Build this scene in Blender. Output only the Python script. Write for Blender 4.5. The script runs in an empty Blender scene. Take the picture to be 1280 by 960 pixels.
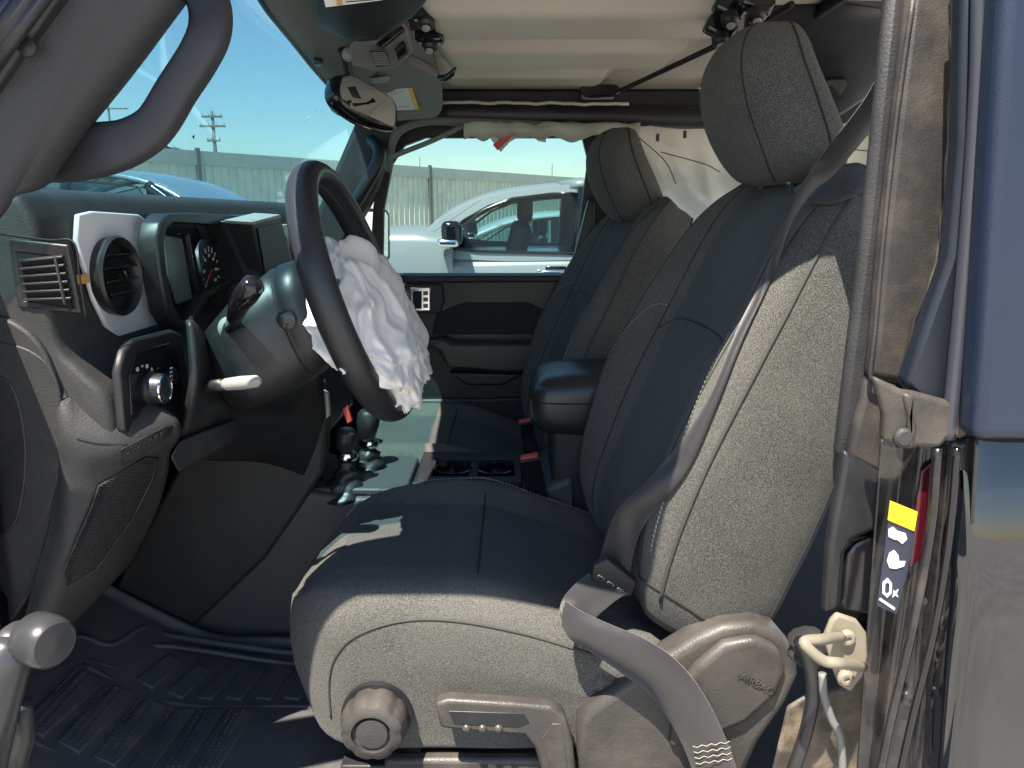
import bpy, bmesh, math, random
from mathutils import Vector, Matrix, noise
random.seed(7)
R = math.radians
V = Vector
scn = bpy.context.scene
col = scn.collection

# ------------------------------------------------------------------ camera
H = 1.41                       # eye height
F = 924.0                      # focal length in photo pixels (1280 wide)
PT = math.atan(210 / 924)      # pitch down
SP, CP = math.sin(PT), math.cos(PT)
cam_d = bpy.data.cameras.new('camera'); cam = bpy.data.objects.new('camera', cam_d)
col.objects.link(cam)
cam.location = (0, 0, H); cam.rotation_euler = (math.pi / 2 - PT, 0, 0)
cam_d.sensor_width = 36; cam_d.lens = 36 * F / 1280
cam_d.clip_start = 0.02; cam_d.clip_end = 3000
scn.camera = cam

# ------------------------------------------------------------------ light
SUN = V((0.25, 0.42, -1.0)).normalized()      # direction the light travels
elev = math.asin(-SUN.z)
world = bpy.data.worlds.new('World'); scn.world = world; world.use_nodes = True
nt = world.node_tree; nt.nodes.clear()
wo = nt.nodes.new('ShaderNodeOutputWorld'); bg = nt.nodes.new('ShaderNodeBackground')
sky = nt.nodes.new('ShaderNodeTexSky'); sky.sky_type = 'NISHITA'; sky.sun_disc = False
sky.sun_elevation = elev
sky.sun_rotation = math.atan2(-SUN.x, -SUN.y)
sky.air_density = 1.2; sky.dust_density = 0.3; sky.ozone_density = 1.5
nt.links.new(sky.outputs[0], bg.inputs[0]); nt.links.new(bg.outputs[0], wo.inputs[0])
bg.inputs[1].default_value = 0.085
sl = bpy.data.lights.new('sun', 'SUN'); sl.energy = 5.0; sl.angle = R(0.5); sl.color = (1, 0.91, 0.77)
so = bpy.data.objects.new('sun', sl); col.objects.link(so)
so.rotation_euler = SUN.to_track_quat('-Z', 'Y').to_euler()
so.location = (0, 0, 20)
scn.view_settings.view_transform = 'Standard'; scn.view_settings.look = 'None'
scn.view_settings.exposure = 1.6; scn.view_settings.gamma = 1
scn.cycles.max_bounces = 10; scn.cycles.transparent_max_bounces = 16
scn.cycles.diffuse_bounces = 5

# ------------------------------------------------------------------ layout helpers: photo pixel -> world point on a plane
def ray(px, py):
    v = (480 - py) / F
    return V(((px - 640) / F, CP + SP * v, -SP + CP * v))
def onY(px, py, Y):
    r = ray(px, py); k = Y / r.y
    return V((r.x * k, Y, H + r.z * k))
def onX(px, py, X):
    r = ray(px, py); k = X / r.x
    return V((X, r.y * k, H + r.z * k))
def onZ(px, py, z):
    r = ray(px, py); k = z / r.z
    return V((r.x * k, r.y * k, H + z))

# ------------------------------------------------------------------ materials
def mat(name, color, rough=0.5, metal=0.0, bump=0.0, bscale=400, var=0.0, vscale=6, spec=0.5, sheen=0, coat=0, dirt=None, dscale=9, damt=0.4, extra=None):
    m = bpy.data.materials.new(name); m.use_nodes = True
    t = m.node_tree; b = t.nodes['Principled BSDF']
    b.inputs['Roughness'].default_value = rough; b.inputs['Metallic'].default_value = metal
    b.inputs['Specular IOR Level'].default_value = spec
    b.inputs['Sheen Weight'].default_value = sheen; b.inputs['Sheen Roughness'].default_value = 0.5
    b.inputs['Coat Weight'].default_value = coat; b.inputs['Coat Roughness'].default_value = 0.03
    tc = t.nodes.new('ShaderNodeTexCoord')
    b.inputs['Base Color'].default_value = (*color, 1)
    src = None
    if var > 0 or dirt:
        n = t.nodes.new('ShaderNodeTexNoise'); n.inputs['Scale'].default_value = vscale; n.inputs['Detail'].default_value = 6
        t.links.new(tc.outputs['Object'], n.inputs['Vector'])
        r = t.nodes.new('ShaderNodeValToRGB'); e = r.color_ramp.elements
        e[0].position = 0.3; e[1].position = 0.7
        e[0].color = (*[c * (1 - var) for c in color], 1); e[1].color = (*[min(1, c * (1 + var)) for c in color], 1)
        t.links.new(n.outputs['Fac'], r.inputs['Fac']); src = r.outputs[0]
        if dirt:
            n2 = t.nodes.new('ShaderNodeTexNoise'); n2.inputs['Scale'].default_value = dscale; n2.inputs['Detail'].default_value = 9; n2.inputs['Roughness'].default_value = 0.65
            t.links.new(tc.outputs['Object'], n2.inputs['Vector'])
            r2 = t.nodes.new('ShaderNodeValToRGB'); r2.color_ramp.elements[0].position = 0.45; r2.color_ramp.elements[1].position = 0.72
            r2.color_ramp.elements[1].color = (damt, damt, damt, 1)
            t.links.new(n2.outputs['Fac'], r2.inputs['Fac'])
            mx = t.nodes.new('ShaderNodeMix'); mx.data_type = 'RGBA'
            t.links.new(r2.outputs[0], mx.inputs[0]); t.links.new(src, mx.inputs[6]); mx.inputs[7].default_value = (*dirt, 1)
            src = mx.outputs[2]
            ma = t.nodes.new('ShaderNodeMath'); ma.operation = 'MULTIPLY_ADD'; ma.inputs[1].default_value = 0.5; ma.inputs[2].default_value = rough
            t.links.new(r2.outputs[0], ma.inputs[0]); t.links.new(ma.outputs[0], b.inputs['Roughness'])
        t.links.new(src, b.inputs['Base Color'])
    if bump > 0:
        n = t.nodes.new('ShaderNodeTexNoise'); n.inputs['Scale'].default_value = bscale; n.inputs['Detail'].default_value = 2
        t.links.new(tc.outputs['Object'], n.inputs['Vector'])
        bp = t.nodes.new('ShaderNodeBump'); bp.inputs['Strength'].default_value = bump; bp.inputs['Distance'].default_value = 0.001
        t.links.new(n.outputs['Fac'], bp.inputs['Height']); t.links.new(bp.outputs[0], b.inputs['Normal'])
    return m

def fabric(name, c1, c2, sheen=0.25, sc=330):
    m = bpy.data.materials.new(name); m.use_nodes = True
    t = m.node_tree; b = t.nodes['Principled BSDF']; b.inputs['Roughness'].default_value = 0.92
    b.inputs['Specular IOR Level'].default_value = 0.15
    b.inputs['Sheen Weight'].default_value = sheen; b.inputs['Sheen Roughness'].default_value = 0.45
    tc = t.nodes.new('ShaderNodeTexCoord')
    n = t.nodes.new('ShaderNodeTexNoise'); n.inputs['Scale'].default_value = sc * 3.6; n.inputs['Detail'].default_value = 2; n.inputs['Roughness'].default_value = 0.7
    t.links.new(tc.outputs['Object'], n.inputs['Vector'])
    vo = t.nodes.new('ShaderNodeTexVoronoi'); vo.inputs['Scale'].default_value = sc * 2.4
    t.links.new(tc.outputs['Object'], vo.inputs['Vector'])
    ad = t.nodes.new('ShaderNodeMath'); ad.operation = 'MULTIPLY_ADD'; ad.inputs[1].default_value = 1.5
    t.links.new(n.outputs['Fac'], ad.inputs[0]); t.links.new(vo.outputs['Distance'], ad.inputs[2])
    n3 = t.nodes.new('ShaderNodeTexNoise'); n3.inputs['Scale'].default_value = 5; n3.inputs['Detail'].default_value = 5
    t.links.new(tc.outputs['Object'], n3.inputs['Vector'])
    m3 = t.nodes.new('ShaderNodeMath'); m3.operation = 'MULTIPLY_ADD'; m3.inputs[1].default_value = 0.5
    t.links.new(n3.outputs['Fac'], m3.inputs[0]); t.links.new(ad.outputs[0], m3.inputs[2])
    r = t.nodes.new('ShaderNodeValToRGB'); e = r.color_ramp.elements
    e[0].position = 0.72; e[0].color = (*c1, 1); e[1].position = 1.0; e[1].color = (*c2, 1)
    sb = t.nodes.new('ShaderNodeMath'); sb.operation = 'MULTIPLY'; sb.inputs[1].default_value = 0.60
    t.links.new(m3.outputs[0], sb.inputs[0]); t.links.new(sb.outputs[0], r.inputs['Fac']); t.links.new(r.outputs[0], b.inputs['Base Color'])
    bp = t.nodes.new('ShaderNodeBump'); bp.inputs['Strength'].default_value = 0.5; bp.inputs['Distance'].default_value = 0.0012
    t.links.new(ad.outputs[0], bp.inputs['Height']); t.links.new(bp.outputs[0], b.inputs['Normal'])
    return m

def glass(name, tint=(0.9, 0.96, 0.97), refl=0.08, smudge=0.0):
    m = bpy.data.materials.new(name); m.use_nodes = True; t = m.node_tree; t.nodes.clear()
    o = t.nodes.new('ShaderNodeOutputMaterial'); tr = t.nodes.new('ShaderNodeBsdfTransparent'); tr.inputs[0].default_value = (*tint, 1)
    g = t.nodes.new('ShaderNodeBsdfGlossy'); g.inputs['Roughness'].default_value = 0.02
    fr = t.nodes.new('ShaderNodeFresnel'); fr.inputs[0].default_value = 1.45
    ml = t.nodes.new('ShaderNodeMath'); ml.operation = 'MULTIPLY_ADD'; ml.inputs[1].default_value = refl * 5; ml.inputs[2].default_value = 0.0
    ml.use_clamp = True
    t.links.new(fr.outputs[0], ml.inputs[0])
    mx = t.nodes.new('ShaderNodeMixShader'); t.links.new(ml.outputs[0], mx.inputs[0]); t.links.new(tr.outputs[0], mx.inputs[1]); t.links.new(g.outputs[0], mx.inputs[2])
    last = mx.outputs[0]
    if smudge > 0:
        df = t.nodes.new('ShaderNodeBsdfDiffuse'); df.inputs[0].default_value = (0.6, 0.65, 0.65, 1)
        n = t.nodes.new('ShaderNodeTexNoise'); n.inputs['Scale'].default_value = 3.5; n.inputs['Detail'].default_value = 8; n.inputs['Roughness'].default_value = 0.7
        tc = t.nodes.new('ShaderNodeTexCoord'); t.links.new(tc.outputs['Object'], n.inputs['Vector'])
        k = t.nodes.new('ShaderNodeMath'); k.operation = 'MULTIPLY'; k.inputs[1].default_value = smudge; t.links.new(n.outputs['Fac'], k.inputs[0])
        m2 = t.nodes.new('ShaderNodeMixShader'); t.links.new(k.outputs[0], m2.inputs[0]); t.links.new(last, m2.inputs[1]); t.links.new(df.outputs[0], m2.inputs[2]); last = m2.outputs[0]
    t.links.new(last, o.inputs[0])
    return m

M = {}
M['dash'] = mat('charcoal_plastic', (0.024, 0.025, 0.027), 0.56, bump=0.6, bscale=420, var=0.12, vscale=5, dirt=(0.09, 0.08, 0.07), damt=0.25)
M['dash2'] = mat('smooth_black_plastic', (0.013, 0.014, 0.017), 0.4, bump=0.2, bscale=600, var=0.1, dirt=(0.1, 0.09, 0.08), damt=0.2)
M['trimlit'] = mat('grained_pillar_plastic', (0.029, 0.026, 0.0255), 0.45, bump=0.45, bscale=700, var=0.18, vscale=14, dirt=(0.17, 0.14, 0.11), damt=0.4)
M['gloss'] = mat('gloss_black', (0.008, 0.008, 0.01), 0.12, spec=0.6)
M['paint'] = mat('black_body_paint', (0.004, 0.005, 0.008), 0.05, coat=0.6, spec=0.8)
M['pillar'] = mat('pillar_vinyl', (0.030, 0.031, 0.037), 0.6, bump=0.5, bscale=420, var=0.1)
M['hinge'] = mat('hinge_paint', (0.04, 0.04, 0.044), 0.3, var=0.1)
M['jamb'] = mat('dark_jamb_paint', (0.010, 0.013, 0.02), 0.35, var=0.2)
M['highlight'] = mat('highlight_bead', (0.04, 0.042, 0.055), 0.28)
M['cluster'] = mat('sky_sheen_display', (0.10, 0.14, 0.15), 0.2, spec=1.0)  # switched-off display: sky reflection and dust put into one pale base colour
M['paintdust'] = mat('dusty_black_paint', (0.010, 0.010, 0.012), 0.26, coat=0.4, var=0.2, dirt=(0.12, 0.1, 0.085), dscale=14, damt=0.4)
M['hardtop'] = mat('blue_black_hardtop', (0.012, 0.020, 0.042), 0.36, bump=0.3, bscale=500, var=0.08)
M['silver'] = mat('satin_silver_trim', (0.74, 0.74, 0.79), 0.45, metal=0.1, bump=0.1, bscale=900)
M['chrome'] = mat('chrome', (0.8, 0.8, 0.82), 0.12, metal=1.0)
M['leather'] = mat('black_leather', (0.02, 0.021, 0.024), 0.38, bump=0.55, bscale=330, var=0.1)
M['armrest'] = mat('armrest_vinyl', (0.02, 0.024, 0.03), 0.3, bump=0.25, bscale=400)
M['fabric'] = fabric('seat_fabric', (0.021, 0.023, 0.024), (0.130, 0.127, 0.117), 0.08)
M['fabric2'] = fabric('seat_insert_fabric', (0.016, 0.021, 0.025), (0.095, 0.100, 0.099), 0.07, sc=420)
M['seam'] = mat('dark_piping', (0.045, 0.043, 0.041), 0.8)
M['groove'] = mat('seam_groove', (0.02, 0.02, 0.02), 0.9)
M['thread'] = mat('pale_thread', (0.42, 0.39, 0.34), 0.8)
M['shield'] = mat('seat_side_plastic', (0.044, 0.041, 0.040), 0.42, bump=0.5, bscale=380, var=0.1, vscale=8, dirt=(0.2, 0.17, 0.14), damt=0.3)
M['belt'] = mat('belt_webbing', (0.022, 0.020, 0.023), 0.42, bump=0.5, bscale=900, sheen=0.3)
M['airbag'] = mat('airbag_cloth', (0.84, 0.80, 0.77), 0.85, bump=0.3, bscale=900, var=0.05, vscale=10)
M['curtain'] = mat('curtain_airbag_cloth', (0.72, 0.70, 0.66), 0.85, bump=0.3, bscale=500, var=0.05, vscale=5)
M['roof'] = mat('beige_hardtop_inner', (0.58, 0.53, 0.45), 0.5, bump=0.5, bscale=160, var=0.06, vscale=4)
M['header'] = mat('grey_green_visor_vinyl', (0.16, 0.165, 0.15), 0.6, bump=0.3, bscale=400)
M['red'] = mat('red_plastic', (0.6, 0.06, 0.05), 0.45)
M['orange'] = mat('orange_tag', (0.6, 0.32, 0.1), 0.6)
M['yellow'] = mat('yellow_label', (0.8, 0.55, 0.01), 0.5)
M['white'] = mat('white_print', (0.75, 0.75, 0.73), 0.6)
M['navylabel'] = mat('navy_label', (0.02, 0.025, 0.045), 0.4)
M['carpet'] = mat('black_carpet', (0.022, 0.022, 0.025), 0.95, bump=1.0, bscale=500, var=0.3, vscale=60, dirt=(0.04, 0.038, 0.035), dscale=60, damt=0.25)
M['rubber'] = mat('rubber_mat', (0.075, 0.076, 0.082), 0.45, bump=0.2, bscale=300, var=0.15, dirt=(0.14, 0.12, 0.1), dscale=22, damt=0.45)
M['seal'] = mat('green_black_seal', (0.014, 0.024, 0.026), 0.35)
M['striker'] = mat('cream_painted_steel', (0.22, 0.195, 0.15), 0.35, var=0.1, dirt=(0.25, 0.2, 0.13), dscale=40, damt=0.6)
M['greyplas'] = mat('pale_grey_plastic', (0.3, 0.3, 0.28), 0.45)
M['console'] = mat('console_plastic', (0.06, 0.063, 0.063), 0.5, bump=0.4, bscale=500)
M['hole'] = mat('black_recess', (0.006, 0.006, 0.007), 0.7)
M['screen'] = mat('display_glass', (0.02, 0.025, 0.03), 0.06, spec=0.8)
M['dust'] = mat('dusty_display', (0.05, 0.05, 0.05), 0.5, var=0.6, vscale=300)
M['mirror'] = mat('mirror_glass', (0.85, 0.87, 0.88), 0.02, metal=1.0)
M['glass'] = glass('clear_glass', (0.60, 0.79, 0.83), 0.06, 0.012)
M['glass2'] = glass('door_glass', (0.64, 0.75, 0.75), 0.07, 0.008)
M['carglass'] = glass('tinted_car_glass', (0.78, 0.88, 0.88), 0.1)
M['carsilver'] = mat('silver_car_paint', (0.28, 0.285, 0.29), 0.3, metal=0.2, coat=0.5)
M['carwhite'] = mat('white_car_paint', (0.5, 0.5, 0.5), 0.3, coat=0.5)
M['carblue'] = mat('grey_blue_car_paint', (0.2, 0.27, 0.33), 0.25, metal=0.3, coat=0.5)
M['fence'] = mat('cream_sheet_metal', (0.66, 0.64, 0.53), 0.5, var=0.08, vscale=1.2, dirt=(0.33, 0.3, 0.24), dscale=3, damt=0.4)
M['fencetop'] = mat('fence_cap_metal', (0.40, 0.40, 0.35), 0.5, var=0.08, vscale=2)
M['post'] = mat('rusty_post', (0.14, 0.13, 0.12), 0.7)
M['wood'] = mat('weathered_pole', (0.13, 0.12, 0.11), 0.8, var=0.2)
M['ground'] = mat('pale_gravel', (0.31, 0.30, 0.28), 0.9, bump=1, bscale=30, var=0.2, vscale=1.5)
M['grass'] = mat('grass_green', (0.08, 0.13, 0.03), 0.9)
M['darkred'] = mat('dark_red_gloss', (0.05, 0.004, 0.008), 0.12, coat=0.5)
M['dusty'] = mat('dusty_sill', (0.05, 0.042, 0.035), 0.5, bump=0.6, bscale=120, var=0.4, vscale=25, dirt=(0.26, 0.2, 0.14), dscale=20, damt=0.9)

for k_ in ('curtain',):      # thin cloth lets daylight through
    t_ = M[k_].node_tree; b_ = t_.nodes['Principled BSDF']; o_ = t_.nodes['Material Output']
    tr_ = t_.nodes.new('ShaderNodeBsdfTranslucent'); tr_.inputs[0].default_value = (0.88, 0.86, 0.8, 1)
    mx_ = t_.nodes.new('ShaderNodeMixShader'); mx_.inputs[0].default_value = 0.65
    t_.links.new(b_.outputs[0], mx_.inputs[1]); t_.links.new(tr_.outputs[0], mx_.inputs[2]); t_.links.new(mx_.outputs[0], o_.inputs[0])
# ------------------------------------------------------------------ mesh helpers
def new(name, bm, m, parent=None, smooth=True, mods=None):
    me = bpy.data.meshes.new(name)
    bmesh.ops.recalc_face_normals(bm, faces=bm.faces)
    bm.to_mesh(me); bm.free()
    ms = m if isinstance(m, (list, tuple)) else [m]
    for q in ms: me.materials.append(M[q] if isinstance(q, str) else q)
    for p in me.polygons: p.use_smooth = smooth
    o = bpy.data.objects.new(name, me); col.objects.link(o)
    if parent is not None: par(o, parent)
    return o
def wloc(o):
    p = V(o.location)
    while o.parent: o = o.parent; p += V(o.location)
    return p
def par(o, parent):
    o.parent = parent; o.location = V(o.location) - wloc(parent)
def thing(name, loc, label, cat, group=None):
    o = bpy.data.objects.new(name, None); o.empty_display_size = 0.1; col.objects.link(o); o.location = loc
    o['label'] = label; o['category'] = cat
    if group: o['group'] = group
    return o
def tag(o, label=None, cat=None, group=None, kind=None):
    if label: o['label'] = label
    if cat: o['category'] = cat
    if group: o['group'] = group
    if kind: o['kind'] = kind
    return o
def sub(o, n=1):
    md = o.modifiers.new('s', 'SUBSURF'); md.levels = n; md.render_levels = n; return o
def solid(o, th, off=-1):
    md = o.modifiers.new('t', 'SOLIDIFY'); md.thickness = th; md.offset = off; return o
def bev(o, w=0.004, s=2, ang=35):
    md = o.modifiers.new('b', 'BEVEL'); md.width = w; md.segments = s; md.limit_method = 'ANGLE'; md.angle_limit = R(ang)
    md.harden_normals = False
    me = o.data
    try: me.set_sharp_from_angle(angle=R(40))
    except Exception: pass
    return o
def cr1(P, t, closed=False):
    n = len(P)
    if closed:
        i = int(math.floor(t)) % n; f = t - math.floor(t); a, b, c, d = P[(i - 1) % n], P[i], P[(i + 1) % n], P[(i + 2) % n]
    else:
        i = min(int(t), n - 2); f = t - i
        b, c = P[i], P[i + 1]
        a = P[i - 1] if i > 0 else b * 2 - c
        d = P[i + 2] if i + 2 < n else c * 2 - b
    return 0.5 * ((b * 2) + (c - a) * f + (a * 2 - b * 5 + c * 4 - d) * f * f + (b * 3 - a - c * 3 + d) * f ** 3)
def cr(P, n, closed=False):
    P = [V(p) for p in P]
    if closed: return [cr1(P, i * len(P) / n, True) for i in range(n)]
    return [cr1(P, i * (len(P) - 1) / (n - 1)) for i in range(n)]
def rings_bm(bm, rings, closed=True, cap=True):
    vs = [[bm.verts.new(p) for p in r] for r in rings]
    n = len(vs[0])
    for i in range(len(vs) - 1):
        for j in range(n if closed else n - 1):
            k = (j + 1) % n
            try: bm.faces.new((vs[i][j], vs[i][k], vs[i + 1][k], vs[i + 1][j]))
            except ValueError: pass
    if cap and closed:
        bm.faces.new(vs[0]); bm.faces.new(list(reversed(vs[-1])))
    return vs
def tube_bm(bm, path, r, seg=10, closed=False, flat=1.0, up=None, cap=True):
    P = [V(p) for p in path]; n = len(P); rings = []
    prev = None
    for i, p in enumerate(P):
        if closed: tdir = (P[(i + 1) % n] - P[i - 1]).normalized()
        else: tdir = (P[min(i + 1, n - 1)] - P[max(i - 1, 0)]).normalized()
        if up is not None: a = V(up)
        else: a = prev if prev is not None else (V((0, 0, 1)) if abs(tdir.z) < 0.9 else V((1, 0, 0)))
        a = (a - tdir * a.dot(tdir)).normalized(); b = tdir.cross(a); prev = a
        rr = r[i] if isinstance(r, (list, tuple)) else r
        rings.append([p + a * math.cos(q * 2 * math.pi / seg) * rr + b * math.sin(q * 2 * math.pi / seg) * rr * flat for q in range(seg)])
    if closed: rings.append(rings[0]); vs = rings_bm(bm, rings, True, False); bmesh.ops.remove_doubles(bm, verts=bm.verts, dist=1e-6)
    else: rings_bm(bm, rings, True, cap)
def tube(name, path, r, m, parent=None, seg=10, closed=False, flat=1.0, up=None, n=None):
    if n: path = cr(path, n, closed)
    bm = bmesh.new(); tube_bm(bm, path, r, seg, closed, flat, up); return new(name, bm, m, parent)
def prism_bm(bm, pts, ext):
    ext = V(ext); a = [bm.verts.new(p) for p in pts]; b = [bm.verts.new(V(p) + ext) for p in pts]
    n = len(a); bm.faces.new(a); bm.faces.new(list(reversed(b)))
    for i in range(n):
        k = (i + 1) % n; bm.faces.new((a[k], a[i], b[i], b[k]))
def prism(name, pts, ext, m, parent=None, b=0.003, smooth=False, bs=2):
    bm = bmesh.new(); prism_bm(bm, pts, ext); o = new(name, bm, m, parent, smooth)
    if b: bev(o, b, bs); [setattr(p, 'use_smooth', True) for p in o.data.polygons]
    return o
def frame_prism(name, outer, inner, ext, m, parent=None, b=0.002):
    bm = bmesh.new(); ext = V(ext); n = len(outer)
    A = [bm.verts.new(p) for p in outer]; B = [bm.verts.new(p) for p in inner]
    C = [bm.verts.new(V(p) + ext) for p in outer]; D = [bm.verts.new(V(p) + ext) for p in inner]
    for i in range(n):
        k = (i + 1) % n
        bm.faces.new((A[i], A[k], B[k], B[i])); bm.faces.new((C[k], C[i], D[i], D[k]))
        bm.faces.new((A[k], A[i], C[i], C[k])); bm.faces.new((B[i], B[k], D[k], D[i]))
    o = new(name, bm, m, parent, True)
    if b: bev(o, b)
    return o
def box_bm(bm, c, s, rot=None):
    mt = Matrix.Translation(V(c)) @ (rot.to_4x4() if rot is not None else Matrix()) @ Matrix.Diagonal((*s, 1))
    return bmesh.ops.create_cube(bm, size=1, matrix=mt)
def box(name, c, s, m, parent=None, b=0.003, rot=None, bs=2):
    bm = bmesh.new(); box_bm(bm, c, s, rot); o = new(name, bm, m, parent, True)
    if b: bev(o, b, bs)
    else: [setattr(p, 'use_smooth', False) for p in o.data.polygons]
    return o
def patch(name, grid, nu, nv, m, parent=None, th=0.0, off=-1, disp=None):
    rows = [cr(r, nu) for r in grid]
    g = [[None] * nu for _ in range(nv)]
    for j in range(nu):
        c = cr([r[j] for r in rows], nv)
        for i in range(nv): g[i][j] = c[i]
    if disp:
        for i in range(nv):
            for j in range(nu): g[i][j] = disp(g[i][j], i / (nv - 1), j / (nu - 1))
    bm = bmesh.new(); rings_bm(bm, g, False, False); o = new(name, bm, m, parent)
    if th: solid(o, th, off)
    return o
def basis(axis, up=(0, 0, 1)):
    z = V(axis).normalized(); x = V(up).cross(z)
    if x.length < 1e-4: x = V((1, 0, 0)).cross(z)
    x.normalize(); y = z.cross(x)
    return Matrix((x, y, z)).transposed()
def lathe_bm(bm, prof, o, axis, seg=28, mod=None):
    B = basis(axis); O = V(o); rings = []
    for (r, h) in prof:
        rings.append([O + B @ V((r * (mod(a, r, h) if mod else 1) * math.cos(a), r * (mod(a, r, h) if mod else 1) * math.sin(a), h)) for a in [q * 2 * math.pi / seg for q in range(seg)]])
    rings_bm(bm, rings, True, True)
def lathe(name, prof, o, axis, m, parent=None, seg=28, mod=None, b=0):
    bm = bmesh.new(); lathe_bm(bm, prof, o, axis, seg, mod); ob = new(name, bm, m, parent)
    try: ob.data.set_sharp_from_angle(angle=R(38))
    except Exception: pass
    return ob
def ribbon(name, pairs, m, parent=None, n=40, th=0.0016):
    A = cr([p[0] for p in pairs], n); B = cr([p[1] for p in pairs], n)
    bm = bmesh.new(); rings_bm(bm, [[a, a.lerp(b, 0.5), b] for a, b in zip(A, B)], False, False)
    o = new(name, bm, m, parent); solid(o, th, 0); return o
def text(name, s, size, origin, xdir, ydir, m, parent=None, ext=0.0006):
    c = bpy.data.curves.new('tmp', 'FONT'); c.body = s; c.size = size; c.extrude = ext; c.align_x = 'CENTER'; c.align_y = 'CENTER'; c.resolution_u = 2
    o = bpy.data.objects.new('tmp', c); col.objects.link(o); bpy.context.view_layer.update()
    me = bpy.data.meshes.new_from_object(o.evaluated_get(bpy.context.evaluated_depsgraph_get()))
    bpy.data.objects.remove(o); bpy.data.curves.remove(c)
    x = V(xdir).normalized(); y = V(ydir); y = (y - x * y.dot(x)).normalized(); z = x.cross(y)
    me.transform(Matrix.Translation(V(origin)) @ Matrix((x, y, z)).transposed().to_4x4())
    me.materials.clear(); me.materials.append(M[m]); me.name = name
    ob = bpy.data.objects.new(name, me); col.objects.link(ob)
    if parent is not None: par(ob, parent)
    return ob
def dashes_bm(bm, path, dl=0.0045, gap=0.0025, w=0.0007, lift=V((0, 0, 0))):
    L = [0]
    for a, b in zip(path, path[1:]): L.append(L[-1] + (b - a).length)
    def at(s):
        for i in range(len(L) - 1):
            if s <= L[i + 1]: return path[i].lerp(path[i + 1], (s - L[i]) / max(1e-9, L[i + 1] - L[i]))
        return path[-1]
    s = 0
    while s + dl < L[-1]:
        a, b = at(s) + lift, at(s + dl) + lift
        mid = (a + b) / 2; tube_bm(bm, [a, mid, b], [w * .5, w, w * .5], 5); s += dl + gap
def dup(root, loc, label=None, group=None):
    r = root.copy(); col.objects.link(r); r.location = loc
    if label: r['label'] = label
    if group: r['group'] = group
    for ch in list(root.children):
        c = ch.copy(); col.objects.link(c); c.parent = r
        for g in list(ch.children):
            d = g.copy(); col.objects.link(d); d.parent = c
    return r
# ================================================================== SEATS
def zr(z): return H + z
BS = [  # t, X, z(rel), half width, thickness, bolster
 (0.165, -0.560, .215, .205, .020), (0.160, -0.500, .232, .215, .030), (0.178, -0.420, .242, .225, .045), (0.212, -0.320, .246, .225, .052),
 (0.255, -0.220, .244, .215, .050), (0.300, -0.120, .238, .200, .042), (0.342, -0.030, .228, .175, .030), (0.374, 0.020, .212, .150, .018), (0.400, 0.048, .190, .115, .008)]
FWD = V((-.918, 0, .395)); CY = 1.14
def back_ring(X, z, w, th, bo):
    c = V((X, CY, zr(z)))
    def q(y, f):
        k = max(0, -y / .24) * min(1, max(0, (f + th * .7) / (th * .7)))
        return c + V((.055 * k, y, 0)) + FWD * f
    h = [(0, 0), (.40 * w, .002), (.58 * w, .012), (.72 * w, .75 * bo), (.88 * w, bo), (.975 * w, .45 * bo), (w, -.25 * th), (.99 * w, -.6 * th), (.93 * w, -.9 * th), (.80 * w, -th), (.4 * w, -th - .006)]
    pts = [q(-a, b) for a, b in h] + [q(0, -th - .008)] + [q(a, b) for a, b in reversed(h[1:])]
    return pts
def make_back(root):
    st = [V(b[:3]) for b in BS]; st2 = [V(b[2:]) for b in BS]
    n = 33; rings = []
    A = cr(st, n); B = cr(st2, n)
    for a, b in zip(A, B): rings.append(cr(back_ring(a.x, a.y, b.x, b.y, b.z), 88, True))
    last = rings[-1]; c = sum(last, V()) / len(last)
    for s, up in ((.93, .012), (.78, .021), (.55, .026), (.25, .028)):
        rings.append([c + (p - c) * s + V((.01, 0, up)) for p in last])
    for r in rings:     # gentle cloth unevenness
        for i, p in enumerate(r):
            d = noise.noise(p * 9) * .0035 + noise.noise(p * 23) * .0012
            r[i] = p + (p - (c * 0 + V((.35, CY, p.z)))).normalized() * d
    bm = bmesh.new(); rings_bm(bm, rings)
    o = new('backrest', bm, ['fabric', 'fabric2'], root)
    for p in o.data.polygons:
        if p.center[1] > CY - .105 and p.center[1] < CY + .105 and p.normal.x < 0: p.material_index = 1
    return o, rings
def surf_line(rings, j, i0, i1): return [rings[i][int(j) % 88].lerp(rings[i][(int(j) + 1) % 88], j - int(j)) for i in range(i0, i1)]

def piping(name, path, r, root, m='seam', n=None):
    return tube(name, path, r, m, root, seg=7, n=n)
def stitch(path, root, off=V((0, 0, 0)), **k):
    bm = bmesh.new(); dashes_bm(bm, path, lift=off, **k); o = new('stitching', bm, 'thread', root); o['kind'] = 'stuff'; return o

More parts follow.
